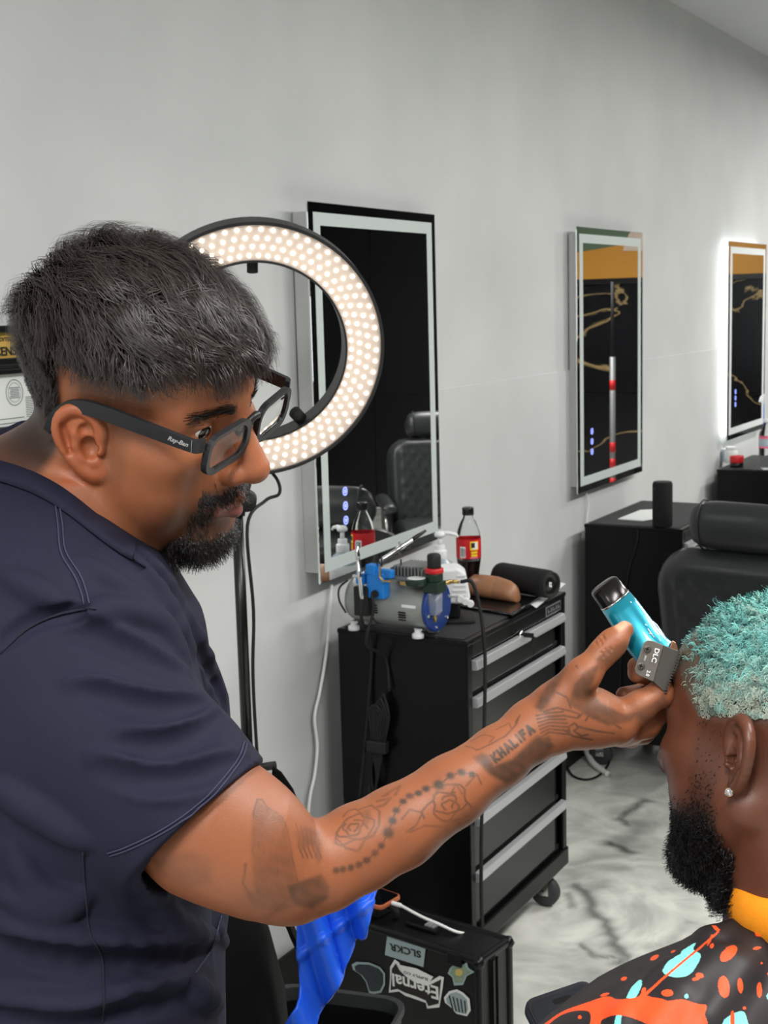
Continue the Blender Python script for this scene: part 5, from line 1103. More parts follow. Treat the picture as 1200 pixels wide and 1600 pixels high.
# ---------------- hair
def ell_scalp(c, r):
    c, r = np.array(c), np.array(r)
    def surf(p): q = (p-c)/r; return c+r*q/np.linalg.norm(q, axis=-1, keepdims=True)
    def nrm(p): n = (p-c)/r**2; return n/np.linalg.norm(n, axis=-1, keepdims=True)
    return surf, nrm
surf, nrm_ = ell_scalp((-.002, 0, .046), (.1005, .0775, .0905))
def grow(n, mask, seed, K, lenf, hf, dirf, clump=700, cl=.55, wig=.0012):
    r = np.random.default_rng(seed); P = np.empty((0, 3))
    while len(P) < n:
        q = r.normal(size=(n*3, 3)); q = surf(np.array([-.002, 0, .046])+q*[.1, .0775, .09]); P = np.concatenate([P, q[r.uniform(size=len(q)) < mask(*q.T)]])
    P = P[:n]; GI = r.choice(n, clump, replace=False); gid = np.empty(n, int)
    for i_ in range(0, n, 2000): gid[i_:i_+2000] = np.argmin(((P[i_:i_+2000, None]-P[GI][None])**2).sum(2), 1)
    ln = lenf(P)*r.uniform(.75, 1.15, n); hh = hf(P)*r.uniform(.35, 1.0, n); jit = r.normal(size=(n, 3))*.18; gj = r.normal(size=(clump, 3))*.33
    gh = r.uniform(.75, 1.1, clump); hh *= gh[gid]
    out = np.empty((n, K, 3)); cur = P.copy(); out[:, 0] = P; base = P.copy()
    for k in range(1, K):
        s_ = k/(K-1); nn = nrm_(base); d = dirf(base, s_)+jit*.6+gj[gid]; d -= nn*(d*nn).sum(1, keepdims=True); d /= np.linalg.norm(d, axis=1, keepdims=True)+1e-9
        base = surf(base+d*(ln/(K-1))[:, None]); nn = nrm_(base); out[:, k] = base+nn*(hh*min(1, s_*2.2)**.7)[:, None]+r.normal(size=(n, 3))*wig*s_
    gp = out[GI]; s_ = np.linspace(0, 1, K)[None, :, None]**1.3; out = out+(gp[gid]-out)*s_*cl*r.uniform(.4, 1, (n, 1, 1)); return out, nrm_(P), r
WH = np.array([-.082, -.012, .102])
def dir_b(p, s_):
    d = p-WH; l = np.linalg.norm(d, axis=1, keepdims=True); d = d/(l+1e-6); sw = np.cross(nrm_(p), d); o = d+.35*sw*np.exp(-l/.03)
    sidew = sstep(np.abs(p[:, 1]), .045, .072)*(1-.0*p[:, 2]); o[:, 2] -= 1.1*sidew; frt = sstep(p[:, 0], .02, .07)*sstep(.125-p[:, 2], -.0, .03); o[:, 0] += .5*frt; o[:, 2] -= .35*frt
    bk = sstep(-p[:, 0], .06, .1); o[:, 2] -= .5*bk*sstep(.09-p[:, 2], 0, .02); return o
def len_b(p): return .011+.030*sstep(p[:, 2], .07, .11)+.006*sstep(p[:, 0], .0, .06)
def h_b(p):
    low = sstep(p[:, 2], .035, .085); h_ = .006+.018*low; h_ += .008*np.exp(-np.linalg.norm(p-WH-[-.004, 0, .014], axis=1)**2/.03**2); h_ += .003*sstep(p[:, 0], .05, .085); bk = sstep(-p[:, 0], .03, .07)*(1-low); return h_-.002*bk*1
def mask_b(x, y, z):
    m = hairmask_b(x, y, z); ear_ = (np.abs(y) > .05)*(x > -.022)*(x < .045)*(z < .052); return m**1.5*(1-ear_)
st_, nr_, r_ = grow(30000, mask_b, 3, 7, len_b, h_b, dir_b, 900, .5)
wn_ = (HR@nr_.T).T; sc_ = HO+st_@HR.T; hc = lin(46, 38, 36)[None]*np.clip(r_.normal(1, .35, (len(st_), 1)), .4, 2.2)
link('hair', ribbons('hair', tow(sc_), .00075, .0003, (wn_[:, 0:1]*RT+wn_[:, 1:2]*UP-wn_[:, 2:3]*FW), hc), M['hair_black'], root)
def face_hair(vol, X, O, R, n, boxmask, lenr, dirl, seed, K=5, curl=.0, wide=.0005, colr=(22, 18, 17), wob=.15):
    """short facial hair rooted on the skin mesh"""
    global V, Q, loc
    r = np.random.default_rng(seed); w_ = boxmask(*loc.T); w_ = w_/w_.sum(); i_ = r.choice(len(V), n, p=w_); P = V[i_]+r.normal(size=(n, 3))*.0007
    e = 1e-3; g_ = np.stack([vol.ev(P+np.eye(3)[q]*e)-vol.ev(P-np.eye(3)[q]*e) for q in range(3)], 1); g_ /= np.linalg.norm(g_, axis=1, keepdims=True)+1e-9
    ln = lenr(loc[i_])*r.uniform(.6, 1.25, n); dl = dirl(loc[i_])@R.T; d = dl+g_*.6+r.normal(size=(n, 3))*wob; d /= np.linalg.norm(d, axis=1, keepdims=True); out = np.empty((n, K, 3)); out[:, 0] = P-g_*.001; ph = r.uniform(0, 6.28, n); a1 = np.cross(d, g_); a1 /= np.linalg.norm(a1, axis=1, keepdims=True)+1e-9
    for k in range(1, K):
        s_ = k/(K-1); d2 = d*(1-.3*s_)+dl*.5*s_; out[:, k] = P+d2*(ln*s_)[:, None]+(curl*np.minimum(1, ln/.009))[:, None]*(a1*np.sin(ph+s_*9)[:, None]+np.cross(d, a1)*np.cos(ph+s_*9)[:, None])*min(1, 2*s_)
    c_ = lin(*colr)[None]*np.clip(r.normal(1, .3, (n, 1)), .4, 2); wn = g_[:, 0:1]*RT+g_[:, 1:2]*UP-g_[:, 2:3]*FW
    return out, wn, c_, wide
nolip = lambda x, y, z: 1-np.exp(-((z+.0565)/.0065)**2)*(x > .094)*(np.abs(y) < .024)
def beard_b(x, y, z):
    ch = (x > .055)*sstep(-z, .076, .092)*(np.abs(y) < .04); mu = (x > .08)*np.exp(-((z+.0405)/.0055)**2)*(np.abs(y) < .036); sd = (x > .07)*(np.abs(np.abs(y)-.030) < .008)*(z < -.035)*(z > -.085); return np.maximum.reduce([ch, mu*1.1, sd*.3])*nolip(x, y, z)*(np.linalg.norm(np.stack([x, y, z]), axis=0) < .16)+1e-12
s1, n1, c1, w1 = face_hair(body, HX, HO, HR, 4200, beard_b, lambda p: .0055+.0085*sstep(-p[:, 2], .08, .105), lambda p: np.stack([.25+0*p[:, 0], p[:, 1]*3, -1+0*p[:, 0]], 1), 11, 5, .0016)
link('beard', ribbons('beard', tow(s1), .0006, .0003, n1, c1), M['hair_black'], root)
def brow_b(x, y, z): return np.exp(-((z-.0405+.06*(np.abs(y)-.03))/.003)**2)*(np.abs(y) > .011)*sstep(-np.abs(y), -.054, -.036)*(x > .06)*isH+1e-12
for sg_y in (-1, 1):
    s1, n1, c1, w1 = face_hair(body, HX, HO, HR, 330, lambda x, y, z: brow_b(x, y, z)*(y*sg_y > 0)+1e-14, lambda p: .007+0*p[:, 0], lambda p: np.stack([-.5+0*p[:, 0], np.sign(p[:, 1])*1.2, .2+0*p[:, 0]], 1), 12, 4, 0, wob=.1)
    link('eyebrow', ribbons('eyebrow', tow(s1), .0006, .0003, n1, c1), M['hair_black'], root)
# ---------------- t-shirt
sh = Vol()
sh.chain([(C3(60, 990, 1.15), .106), (C3(60, 1040, 1.13), .112), (C3(75, 1200, 1.13), .123), (C3(105, 1700, 1.13), .128)], .05)
sh.chain([(C3(92, 1010, 1.31), .116), (C3(104, 1120, 1.31), .142), (C3(110, 1300, 1.31), .145), (C3(120, 1700, 1.31), .142)], .05)
sh.chain([(C3(50, 872, 1.22), .066), (C3(90, 950, 1.22), .10)], .05)
sh.chain([(C3(30, 880, 1.165), .062), (C3(30, 985, 1.10), .078)], .04)
sh.cone(C3(150, 905, 1.22), C3(190, 1000, 1.25), .045, .07, .04)
sh.cone(C3(-40, 838, 1.16), C3(30, 880, 1.165), .062, .062, .04)
a_, b_ = C3(60, 1058, 1.085), C3(303, 1280, 1.03); ax_ = (b_-a_)/np.linalg.norm(b_-a_)
nh = C3(322, 1277, 1.03)*0+np.array([.66, -.74, .12])
sh.cone(a_, a_+ax_*.13, .072, .072, .04)
sh.cut(a_+ax_*.03, b_, .070, nh, .02, 1, .0665)
# folds and hems: soft ridges and grooves laid on the cloth
base_sh = Vol(); base_sh.p = list(sh.p)
def fold(pts, r, lift, k=.010, op=1):
    P = [m for m in base_sh.marchv(np.array(spline([np.array([*p_, 0.]) for p_ in pts], 3))[:, :2]) if m is not None]; n = len(P)
    if n < 2: return
    P = np.array(P); g_ = grad(base_sh, P, None, 1e-3); g_ /= np.linalg.norm(g_, axis=1, keepdims=True)+1e-9; P = P+g_*(lift-r if op > 0 else r-lift)
    rs = [r*(.45+.55*math.sin(math.pi*min(max(i_/(n-1), .03), .97))**.6) for i_ in range(n)]
    for i_ in range(n-1):
        if np.linalg.norm(P[i_+1]-P[i_]) < .05: sh.cone(P[i_], P[i_+1], rs[i_], rs[i_+1], k, op)
FOLDS = [([(73,970),(140,980),(217,1008),(290,1047)], .007, .0045), ([(108,952),(140,965),(168,953),(217,958),(259,980),(290,1030)], .008, .006), ([(115,1064),(168,1078),(224,1092),(280,1094),(318,1089)], .007, .0055), ([(189,1141),(245,1150),(297,1134),(336,1108)], .006, .0045), ([(147,1183),(196,1199),(259,1203),(315,1194),(378,1173)], .007, .0045), ([(190,1225),(260,1236),(330,1225)], .006, .002),
 ([(205,865),(250,920),(297,1012),(345,1095)], .007, .005), ([(232,868),(280,935),(325,1030),(352,1100)], .007, .004), ([(140,880),(190,915),(240,955),(275,1010)], .007, .004), ([(0,1235),(40,1260),(90,1290),(130,1315)], 0.0077, 0.0065),
 ([(0,1445),(60,1462),(150,1475),(240,1480),(330,1466)], 0.0107, 0.0108), ([(10,1400),(80,1420),(130,1400)], 0.0084, 0.0086), ([(0,1560),(120,1575),(230,1540),(380,1535)], 0.0107, 0.0108), ([(20,1330),(60,1390),(110,1410)], 0.0077, 0.0065), ([(230,1375),(270,1440),(330,1470)], 0.0077, 0.0065), ([(300,1540),(340,1570),(390,1590)], 0.0077, 0.0086), ([(150,1490),(260,1510),(380,1490)], 0.0077, 0.0065), ([(10,900),(60,925),(100,950)], 0.0077, 0.0065), ([(330,1440),(360,1490),(372,1560)], 0.0061, 0.0065)]
GROOV = [([(90,985),(150,997),(220,1028),(285,1062)], .008, .002), ([(130,1078),(190,1098),(250,1110),(310,1104)], .008, .0028), ([(200,1160),(250,1168),(310,1150),(345,1122)], .007, .0022), ([(160,1200),(220,1220),(300,1214),(370,1190)], .007, .002), ([(220,870),(265,930),(310,1020),(348,1100)], .006, .003), ([(0,1470),(100,1495),(230,1500),(330,1490)], 0.0092, 0.0047), ([(0,1590),(120,1600),(240,1565),(380,1560)], 0.0092, 0.0047), ([(0,1010),(45,975),(95,962),(130,955)], 0.0031, 0.0024)]
for f_ in FOLDS: fold(*f_)
for f_ in GROOV: fold(*f_, op=-1)
sh.cut(b_+ax_*.018, b_+ax_*.05, .0585, nh, .002, -1, .0585)
VS, QS = sh.mesh(.0032, np.array([-.42, -.54, -1.46]), np.array([.02, .03, -.94]))
project(sh, VS, np.arange(len(VS)), 2)
VS += (noise3(VS, 45, 21)*.0009+noise3(VS, 110, 22)*.0004)[:, None]*np.array([.3, .3, .9])
sm_ = link('t_shirt', np_mesh('t_shirt', tow(VS), QS), M['shirt'], root)
bs = BVHTree.FromPolygons([Vector(v) for v in VS.tolist()], [tuple(q) for q in QS.tolist()])
def on_shirt(pts, lift=.0008, n=6, tree=None):
    o = []
    for q in spline([np.array([*p_, 0.]) for p_ in pts], n):
        h_ = (tree or bs).ray_cast(Vector((0, 0, 0)), Vector(((q[0]-600)/FPX, (800-q[1])/FPX, -1)).normalized())
        if h_[0] is not None: o.append(np.array(h_[0])+np.array(h_[1])*lift*(1 if h_[1].dot(h_[0]) < 0 else -1))
    return o
M['thread'] = mat('navy_thread', S(52, 54, 78), .8, noise=.2, scale=900)
def seam(name, pts, r=.0006, m=None):
    P = on_shirt(pts)
    if len(P) > 2: part(name, G().tube([tuple(tow(p)) for p in P], r, 6), m or M['thread'], sm_, smooth=True)
hemp = [(398,1172),(390,1195),(368,1228),(335,1262),(298,1292),(258,1316),(215,1336),(185,1346)]
seam('hem_stitch', [(p_[0]-17, p_[1]-13) for p_ in hemp]); seam('hem_stitch', [(p_[0]-13, p_[1]-9) for p_ in hemp])
seam('shoulder_stitch', [(86,790),(90,820),(95,865),(118,905),(132,945)], .0006); seam('shoulder_stitch', [(92,788),(97,820),(102,862),(126,902),(140,944)], .0006)
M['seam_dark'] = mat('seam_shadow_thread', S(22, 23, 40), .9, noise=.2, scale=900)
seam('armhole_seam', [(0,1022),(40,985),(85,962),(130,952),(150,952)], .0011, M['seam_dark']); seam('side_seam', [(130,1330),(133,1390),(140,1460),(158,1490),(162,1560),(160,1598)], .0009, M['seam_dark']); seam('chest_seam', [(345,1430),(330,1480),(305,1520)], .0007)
# ribbed collar
def skinmost(px, py, d):
    dv = Vector(((px-600)/FPX, (800-py)/FPX, -1)).normalized(); hs2 = [np.array(h_[0]) for h_ in (bn.ray_cast(Vector((0, 0, 0)), dv), bs.ray_cast(Vector((0, 0, 0)), dv)) if h_[0] is not None and h_[0].z > -1.3]
    return max(hs2, key=lambda p_: p_[2]) if hs2 else C3(px, py, d)
TOPC = [(-60, 704), (-30, 711), (0, 719), (30, 728), (60, 740), (90, 756), (120, 777), (150, 801), (178, 823), (200, 838), (216, 847), (232, 857)]; g = G(); rings = []
for i_, q in enumerate(spline([np.array([*p_, 0.]) for p_ in TOPC], 10)):
    u = i_/110; a_ = skinmost(q[0], q[1], 1.13); m_ = skinmost(q[0]-8+6*u, q[1]+15, 1.13); b_ = skinmost(q[0]-14+10*u, q[1]+30, 1.13); rib = .0005*(i_ % 2); o_ = lambda p_, k: tuple(tow(p_*(1-k/np.linalg.norm(p_))))
    rings.append([o_(a_, -.004), o_(a_, .0028+rib), o_(m_, .0036+rib), o_(b_, .0030+rib), o_(b_, -.004)])
g.loft(rings); part('collar', g, M['shirt'], sm_, smooth=True)
FARC = [(216,847,1.20),(224,842,1.225),(205,812,1.255),(150,757,1.28),(95,698,1.29),(48,658,1.275),(5,670,1.25),(-60,690,1.21)]; g = G(); rings = []
for p_ in spline([C3(*q) for q in FARC], 6): rings.append([tuple(tow(p_+np.array([0, 0, .002]))), tuple(tow(p_+np.array([0, 0, -.003]))), tuple(tow(p_+np.array([0, -.024, -.006]))), tuple(tow(p_+np.array([0, -.024, .0])))])
g.loft(rings); part('collar_back', g, M['shirt'], sm_, smooth=True)
# trousers and shoes below the frame, so that he stands on the floor
M['trousers'] = mat('black_trousers', S(20, 20, 23), .8, noise=.1, scale=300); tr = Vol()
hp = np.array([rp[0]-.10, rp[1]+.06, 1.02]); fwd = np.array([.62, -.70, 0]); lat = np.array([-.7, -.62, 0])*-1
for s_ in (-1, 1): tr.chain([(hp+lat*.09*s_-[0, 0, .02], .125), (hp+lat*.10*s_+[0, 0, -.45]+fwd*.03, .075), (np.array([hp[0], hp[1], .11])+lat*.11*s_-fwd*.02, .06)], .04)
tr.cone(hp+[0, 0, .02]-lat*.06, hp+[0, 0, .02]+lat*.06, .13, k=.05)
VT, QT = tr.mesh(.011); link('trousers', np_mesh('trousers', VT-ROFF, QT), M['trousers'], root)
for s_ in (-1, 1):
    q = np.array([hp[0], hp[1], 0])+lat*.11*s_; sv = Vol(); sv.cone(q+[0, 0, .045]-fwd*.05, q+[0, 0, .035]+fwd*.16, .046, .036, .02); sv.cone(q+[0, 0, .09]-fwd*.03, q+[0, 0, .06], .05, k=.03); VT, QT = sv.mesh(.009); VT[:, 2] = np.maximum(VT[:, 2], .001); link('shoe', np_mesh('shoe', VT-ROFF, QT), M['rubber'], root)
# ------------------------------------------------------------------ eyeglasses
M['acetate'] = mat('matte_black_acetate', S(34, 35, 38), .4, noise=.08, scale=60); M['lens'] = mat('lens_glass', (1, 1, 1, 1), .0, trans=1.0, ior=1.15, spec=.6); M['logo'] = mat('silver_logo', S(205, 205, 205), .3, .4, noise=.03)
def h2w(p): return cam2w(HO+HR@np.array(p, float))
gl_o = h2w((.105, 0, .02)); gt = thing('eyeglasses', gl_o, 0, 'matte black rectangular eyeglasses on the barber face', 'glasses')
def hl(p): return tuple(h2w(p)-gl_o)
def rim_pt(yc, u, v, xo=0): yy = yc+u; return (.1125-.9*yy*yy+.10*(v-.02)+xo, yy, v)
zt_, zb_ = .037, .0; zc_ = (zt_+zb_)/2
for s_ in (-1, 1):
    yc = s_*.0365; out_ = rr(.060, zt_-zb_, .013, 5); inn_ = rr(.050, zt_-zb_-.009, .011, 5); g = G(); rings = []
    for o_, xo in ((out_, .0028), (inn_, .0022), (inn_, -.0022), (out_, -.0028)): rings.append([hl(rim_pt(yc, a, b+zc_, xo)) for a, b in o_])
    g.loft(rings+[rings[0]], cap=False); part('rim', g, M['acetate'], gt, bevel=.0006)
    lens = G(); lens.loft([[hl(rim_pt(yc, a, b+zc_, xo)) for a, b in inn_] for xo in (.0006, -.0006)]); part('lens', lens, M['lens'], gt)
    # temple arm
    tp = [(.1070, .0665, .0315), (.1050, .0715, .0315), (.098, .0738, .0315), (.06, .0762, .0335), (.03, .0785, .0355), (.006, .0795, .0352), (-.012, .0795, .030), (-.026, .0785, .016), (-.034, .0775, .0)]
    hs_ = [.0055, .0056, .0056, .0060, .0066, .0062, .005, .004, .0035]; P = spline([np.array(q) for q in tp], 4); H_ = np.interp(np.linspace(0, 1, len(P)), np.linspace(0, 1, len(tp)), hs_); g = G(); rings = []
    for i_, p_ in enumerate(P):
        t_ = P[min(i_+1, len(P)-1)]-P[max(i_-1, 0)]; t_ /= np.linalg.norm(t_); up_ = np.cross(np.array([0, 1., 0]), t_); up_ = up_ if up_[2] > 0 or abs(up_[2]) < .3 and up_[0] > 0 else -up_; up_ /= np.linalg.norm(up_); ou_ = np.cross(t_, up_); ou_ = ou_ if ou_[1] > 0 else -ou_
        rings.append([hl(np.array([1, s_, 1])*(p_+up_*a*H_[i_]+ou_*b)) for a, b in ((1, .002), (-1, .002), (-1, -.002), (1, -.002))])
    tm = part('temple', G().loft(rings), M['acetate'], gt, bevel=.0006)
    part('hinge', G().loft([[hl((.1015, s_*(.0735+o_), .0315+q)) for q in (-.0056, .0056)]+[hl((.1012, s_*(.0735+o_), .0315+q)) for q in (.0056, -.0056)] for o_ in (.0021, .0024)]), M['logo'], tm)
    if s_ < 0:
        me = text_mesh('Ray-Ban', .0055, .0001, bold=.0001, shear=.4); lo_o = link('lettering', me, M['logo'], tm); ctr = Vector(hl((.089, -.0766, .0322))); xa = Vector(np.array(hl((.099, -.0750, .0316)))-np.array(hl((.079, -.0764, .0324)))); ya = Vector(np.array(hl((.089, -.0758, .04)))-np.array(hl((.089, -.0758, .03)))); lo_o.matrix_local = frame3(ctr, xa, ya)
part('bridge', G().tube([hl(q) for q in spline([np.array(q) for q in ((.1118, -.0085, .028), (.1142, -.004, .0325), (.1146, 0, .0335), (.1142, .004, .0325), (.1118, .0085, .028))], 4)], .0032, 8), M['acetate'], gt, smooth=True)
for s_ in (-1, 1): part('nose_pad', G().tube([hl((.1085, s_*.0095, .026)), hl((.104, s_*.0105, .018))], [.0025, .0032], 8), M['acetate'], gt, smooth=True)
# ------------------------------------------------------------------ hair trimmer
M['teal'] = mat('teal_metallic', S(22, 138, 160), .25, .45, noise=.06, scale=40, coat=.6); M['gun'] = mat('gunmetal', S(112, 106, 100), .45, .3, noise=.06, scale=150); M['gun_dk'] = mat('blade_dark', S(86, 82, 78), .4, .4, noise=.08, scale=200); M['copper_pl'] = mat('bronze_plate', S(150, 110, 84), .35, .6, noise=.05)
M['cap_dark'] = mat('dark_chrome', S(46, 44, 44), .2, .8, noise=.05, scale=60)
tw0 = cam2w(C3(1005, 1000, 1.155)); tt = thing('hair_trimmer', tw0, 0, 'teal cordless hair trimmer with dark blade held against the forehead', 'trimmer')
def tl(p): return tuple(cam2w(p)-tw0)
def an(a, n, d): return C3(.6*a+.8*n, .8*a-.6*n, d)
def oval(a, n, d, w_, t_, k=24):
    c = an(a, n, d); e_n = an(a, n+1, d)-c; e_n /= np.linalg.norm(e_n); e_a = an(a+1, n, d)-c+np.array([0, 0, .0003*0]); e_a /= np.linalg.norm(e_a); e_z = np.cross(e_n, e_a); e_z = e_z if e_z[2] > 0 else -e_z
    o = []
    for i_ in range(k):
        q = 2*math.pi*i_/k; cx_, sx_ = math.cos(q), math.sin(q); o.append(tl(c+e_n*(w_*math.copysign(abs(cx_)**.75, cx_))+e_z*(t_*math.copysign(abs(sx_)**.75, sx_))))
    return o
dA = lambda a: 1.19-(a-1296)*.00026
part('end_cap', G().loft([oval(a, 206, dA(a), w_, t_) for a, w_, t_ in ((1294, .009, .008), (1296, .0125, .0115), (1300, .0135, .0125), (1326, .0142, .0132))]), M['cap_dark'], tt, smooth=True, bevel=.001)
part('cap_ring', G().loft([oval(a, 206, dA(a), .01445, .01345) for a in (1325, 1328)]), M['chrome'], tt, smooth=True)
part('housing', G().loft([oval(a, n, dA(a), w_, t_) for a, n, w_, t_ in ((1327, 206, .0143, .0133), (1345, 206, .0152, .0142), (1375, 205, .0158, .0148), (1400, 204, .0160, .0145), (1420, 205, .0162, .0138), (1436, 208, .0168, .013), (1446, 210, .0150, .012), (1452, 212, .011, .010))]), M['teal'], tt, smooth=True)
def slab(name, poly, d0, d1, m, bevel=.0006, tilt=0.0):
    g = G(); f0 = [tl(C3(x_, y_, d0+tilt*(x_-1005))) for x_, y_ in poly]; f1 = [tl(C3(x_, y_, d1+tilt*(x_-1005))) for x_, y_ in poly]; n = len(poly)
    g.add(f0+f1, [tuple(range(n)), tuple(reversed(range(n, 2*n)))]+[(i_, n+i_, n+(i_+1) % n, (i_+1) % n) for i_ in range(n)]); return part(name, g, m, tt, bevel=bevel)
slab('blade_plate', [(1003,1012),(1006,1004),(1012,1000),(1020,1001),(1037,1008),(1021,1065),(999,1056),(993,1051),(992,1044)], 1.134, 1.140, M['gun'])
slab('cutting_blade', [(1037,1008),(1061,1017),(1063,1021),(1041,1080),(1037,1080),(1021,1065)], 1.1355, 1.141, M['gun_dk'])
slab('blade_carrier', [(1007,1005),(1040,1012),(1052,1022),(1034,1072),(1015,1064),(997,1050)], 1.141, 1.156, M['teal'], .003)
slab('rear_plate', [(1050,1000),(1056,1004),(1060,1016),(1054,1022),(1046,1012)], 1.14, 1.155, M['copper_pl'], .001)
for k in range(16):
    u = k/15; c = np.array([1064-24*u, 1016+65*u]); slab('tooth', [(c[0]-3, c[1]-.9), (c[0]+2.6, c[1]-.4+.9), (c[0]+2.6, c[1]+1.4), (c[0]-3, c[1]+1.1)], 1.1345, 1.1385, M['gun_dk'], 0)
def disc(px, py, rpx, d, m, name, h=.0012):
    c = C3(px, py, d); g = G(); ra = rpx*d/FPX; rings = [[tl(c+np.array([r_*math.cos(q), r_*math.sin(q), h_])) for q in np.linspace(0, 2*math.pi, 18)[:-1]] for r_, h_ in ((ra, 0), (ra, h), (ra*.75, h*1.3))]; return part(name, g.loft(rings), m, tt)
for px_, py_ in ((1011.5, 1014), (1001.5, 1040.5)):
    disc(px_, py_, 5.6, 1.1338, M['gun_dk'], 'screw'); disc(px_, py_, 4.2, 1.1330, M['gun'], 'screw_head', .0006)
    for a_ in (.4, 1.97): 
        c_, s_ = 3*math.cos(a_), 3*math.sin(a_); slab('screw_slot', [(px_-c_-s_*.25, py_-s_+c_*.25), (px_+c_-s_*.25, py_+s_+c_*.25), (px_+c_+s_*.25, py_+s_-c_*.25), (px_-c_+s_*.25, py_-s_-c_*.25)], 1.1316, 1.1322, M['hole'], 0)
def tr_text(s, px_, py_, size_px, m, ang, sx=1.0, d=1.1332, bold=0.0):
    me = text_mesh(s, size_px*d/FPX, .0001, bold=bold, sx=sx); o = link('lettering', me, m, tt); e1 = np.array([math.cos(ang), -math.sin(ang), 0]); e2 = np.array([math.sin(ang), math.cos(ang), 0]); w1 = cam2w(e1)-CP; w2 = cam2w(e2)-CP; o.matrix_local = frame3(tl(C3(px_, py_, d)), w1, w2)
tr_text('DLC', 1024, 1024, 10.5, M['white_print'], math.radians(106), 1.15, bold=.00012); tr_text('2.0', 1012.5, 1052, 7.5, M['white_print'], math.radians(106), 1.0, bold=.0001); tr_text('ZERO', 1008, 1028, 3.4, M['white_print'], math.radians(106))
# white script on the housing flank
for pts in ([(1002,962),(1012,970),(1008,976),(1020,982),(1014,990),(1028,990)], [(1006,970),(1018,974),(1030,984),(1036,996)], [(1000,958),(1012,964),(1026,976),(1040,996)], [(1012,982),(1022,996),(1026,990),(1032,1002)], [(985,940),(1000,955),(1014,968)]):
    P = []
    for q in pts:
        a = .6*q[0]+.8*q[1]; n = .8*q[0]-.6*q[1]; u = np.clip((n-205)/29.5, -.97, .97); P.append(tl(an(a, n, dA(a)-.0145*(1-abs(u)**2.6)**.6)))
    part('script_mark', G().tube(P, .00045, 5), M['white_print'], tt, smooth=True)
# ------------------------------------------------------------------ the client
M['skin_client'] = attr_mat('skin_dark_brown', .38, .5, bump=.10, bscale=900)
M['hair_teal'] = attr_mat('teal_curls', .6, .3, bscale=80)
CS = .92; HO2 = C3(1218, 1176, 1.13); HF2 = (-.655, -.04, -.755); HL2 = (-.755, .05, .655)
OPT_C = dict(full=.004, nose=.6, ear=1.04, ear_tilt=6, flare=.62, ear_x=-.006, scale=CS)
cb = Vol(); CX, CR = head(cb, HO2, HF2, HL2, OPT_C)
NB = C3(1262, 1440, 1.12)
cb.chain([(CX(-.015, 0, -.02), .052), (CX(-.03, 0, -.09), .046), (NB, .048)], .02); cb.cone(CX(.02, 0, -.09), NB+np.array([-.008, .01, 0]), .032, .040, .02)
cb.chain([(NB, .06), (NB+np.array([.0, -.12, 0]), .10)], .04)
# the left forearm and hand under the cape, carrying the phone
PH0 = C3(868, 1546, 1.43); PW = np.array([.93, .20, -.30]); PW /= np.linalg.norm(PW); PH_ = np.array([.22, -.62, .75]); PH_ -= PW*(PH_@PW); PH_ /= np.linalg.norm(PH_); PN = np.cross(PH_, PW); PN = PN if PN[2] > 0 else -PN
hb_ = PH0+PH_*.115-PN*.022
cb.chain([(NB+np.array([-.13, -.09, .14]), .05), (NB+np.array([-.16, -.30, .03]), .045), (hb_-PH_*-.06+np.array([0, -.02, .0]), .03), (hb_, .028)], .02)
for k in range(4): cb.chain([(hb_+PW*.012-PH_*(.03-.02*k), .011), (hb_+PW*.045-PH_*(.03-.02*k)+PN*.004, .009), (hb_+PW*.047-PH_*(.03-.02*k)+PN*.026, .008)], .006)
cb.chain([(hb_-PW*.01, .013), (hb_-PW*.045-PH_*.02+PN*.01, .011), (hb_-PW*.045-PH_*.035+PN*.028, .009)], .006)
lo = np.array([.02, -.66, -1.55]); hi = np.array([.44, .06, -.98])
V, Q = cb.mesh(.0029, lo, hi); loc = (V-HO2)@CR/CS; fine = (np.linalg.norm(loc, axis=1) < .155)
n0 = len(V); V, Q, ne = refine_quads(V, Q, fine); project(cb, V, np.concatenate([np.flatnonzero(fine), np.arange(n0, len(V))]), 2)
loc = (V-HO2)@CR/CS; x, y, z = loc.T; isH = np.linalg.norm(loc, axis=1) < .2
col = np.tile(lin(98, 58, 42), (len(V), 1))*(1+.10*noise3(V, 60, 31)+.05*noise3(V, 240, 32))[:, None]
def hm_c(x, y, z):
    thr = .030+.058*sstep(x, .030, .080); m = sstep(z, thr-.004, thr+.010); b_ = sstep(z, -.05, -.03)*(1-sstep(x, -.05, -.035)); return np.clip(np.maximum(m, b_), 0, 1)
def bd_c(x, y, z):
    sbn = (1-sstep(np.abs(x-.026+.15*z), .008, .020))*sstep(np.abs(y), .04, .055)*(z < .03)*(z > -.07)*(.25+.5*sstep(-z, .0, .05))
    jw = sstep(-z-.30*(x-.02), .016, .052)*sstep(x, .004, .03)*(np.abs(y) < .075)*(z > -.135); mo = np.exp(-((z+.04)/.008)**2)*(x > .08)*(np.abs(y) < .035); return np.clip(np.maximum.reduce([sbn, jw, mo]), 0, 1)*isH*nolip(x, y, z)
ear2 = isH*(np.abs(y) > .0785)*(x < .01)*(z > -.034)*(z < .045)
col = mixc(col, lin(20, 14, 13), np.clip(.9*bd_c(x, y, z), 0, .93)*(1-ear2)); col = mixc(col, lin(84, 86, 78), .6*hm_c(x, y, z)*isH*(1-ear2))
croot = thing('person', (0, 0, 0), 0, 'seated client with teal curls and black beard under a splattered cape', 'person')
cw_ = cam2w(NB); COFF = np.array([cw_[0], cw_[1], 0]); croot.location = tuple(COFF)
def toc_(P): return cam2w(P)-COFF
link('body', np_mesh('body', toc_(V), Q, col), M['skin_client'], croot)
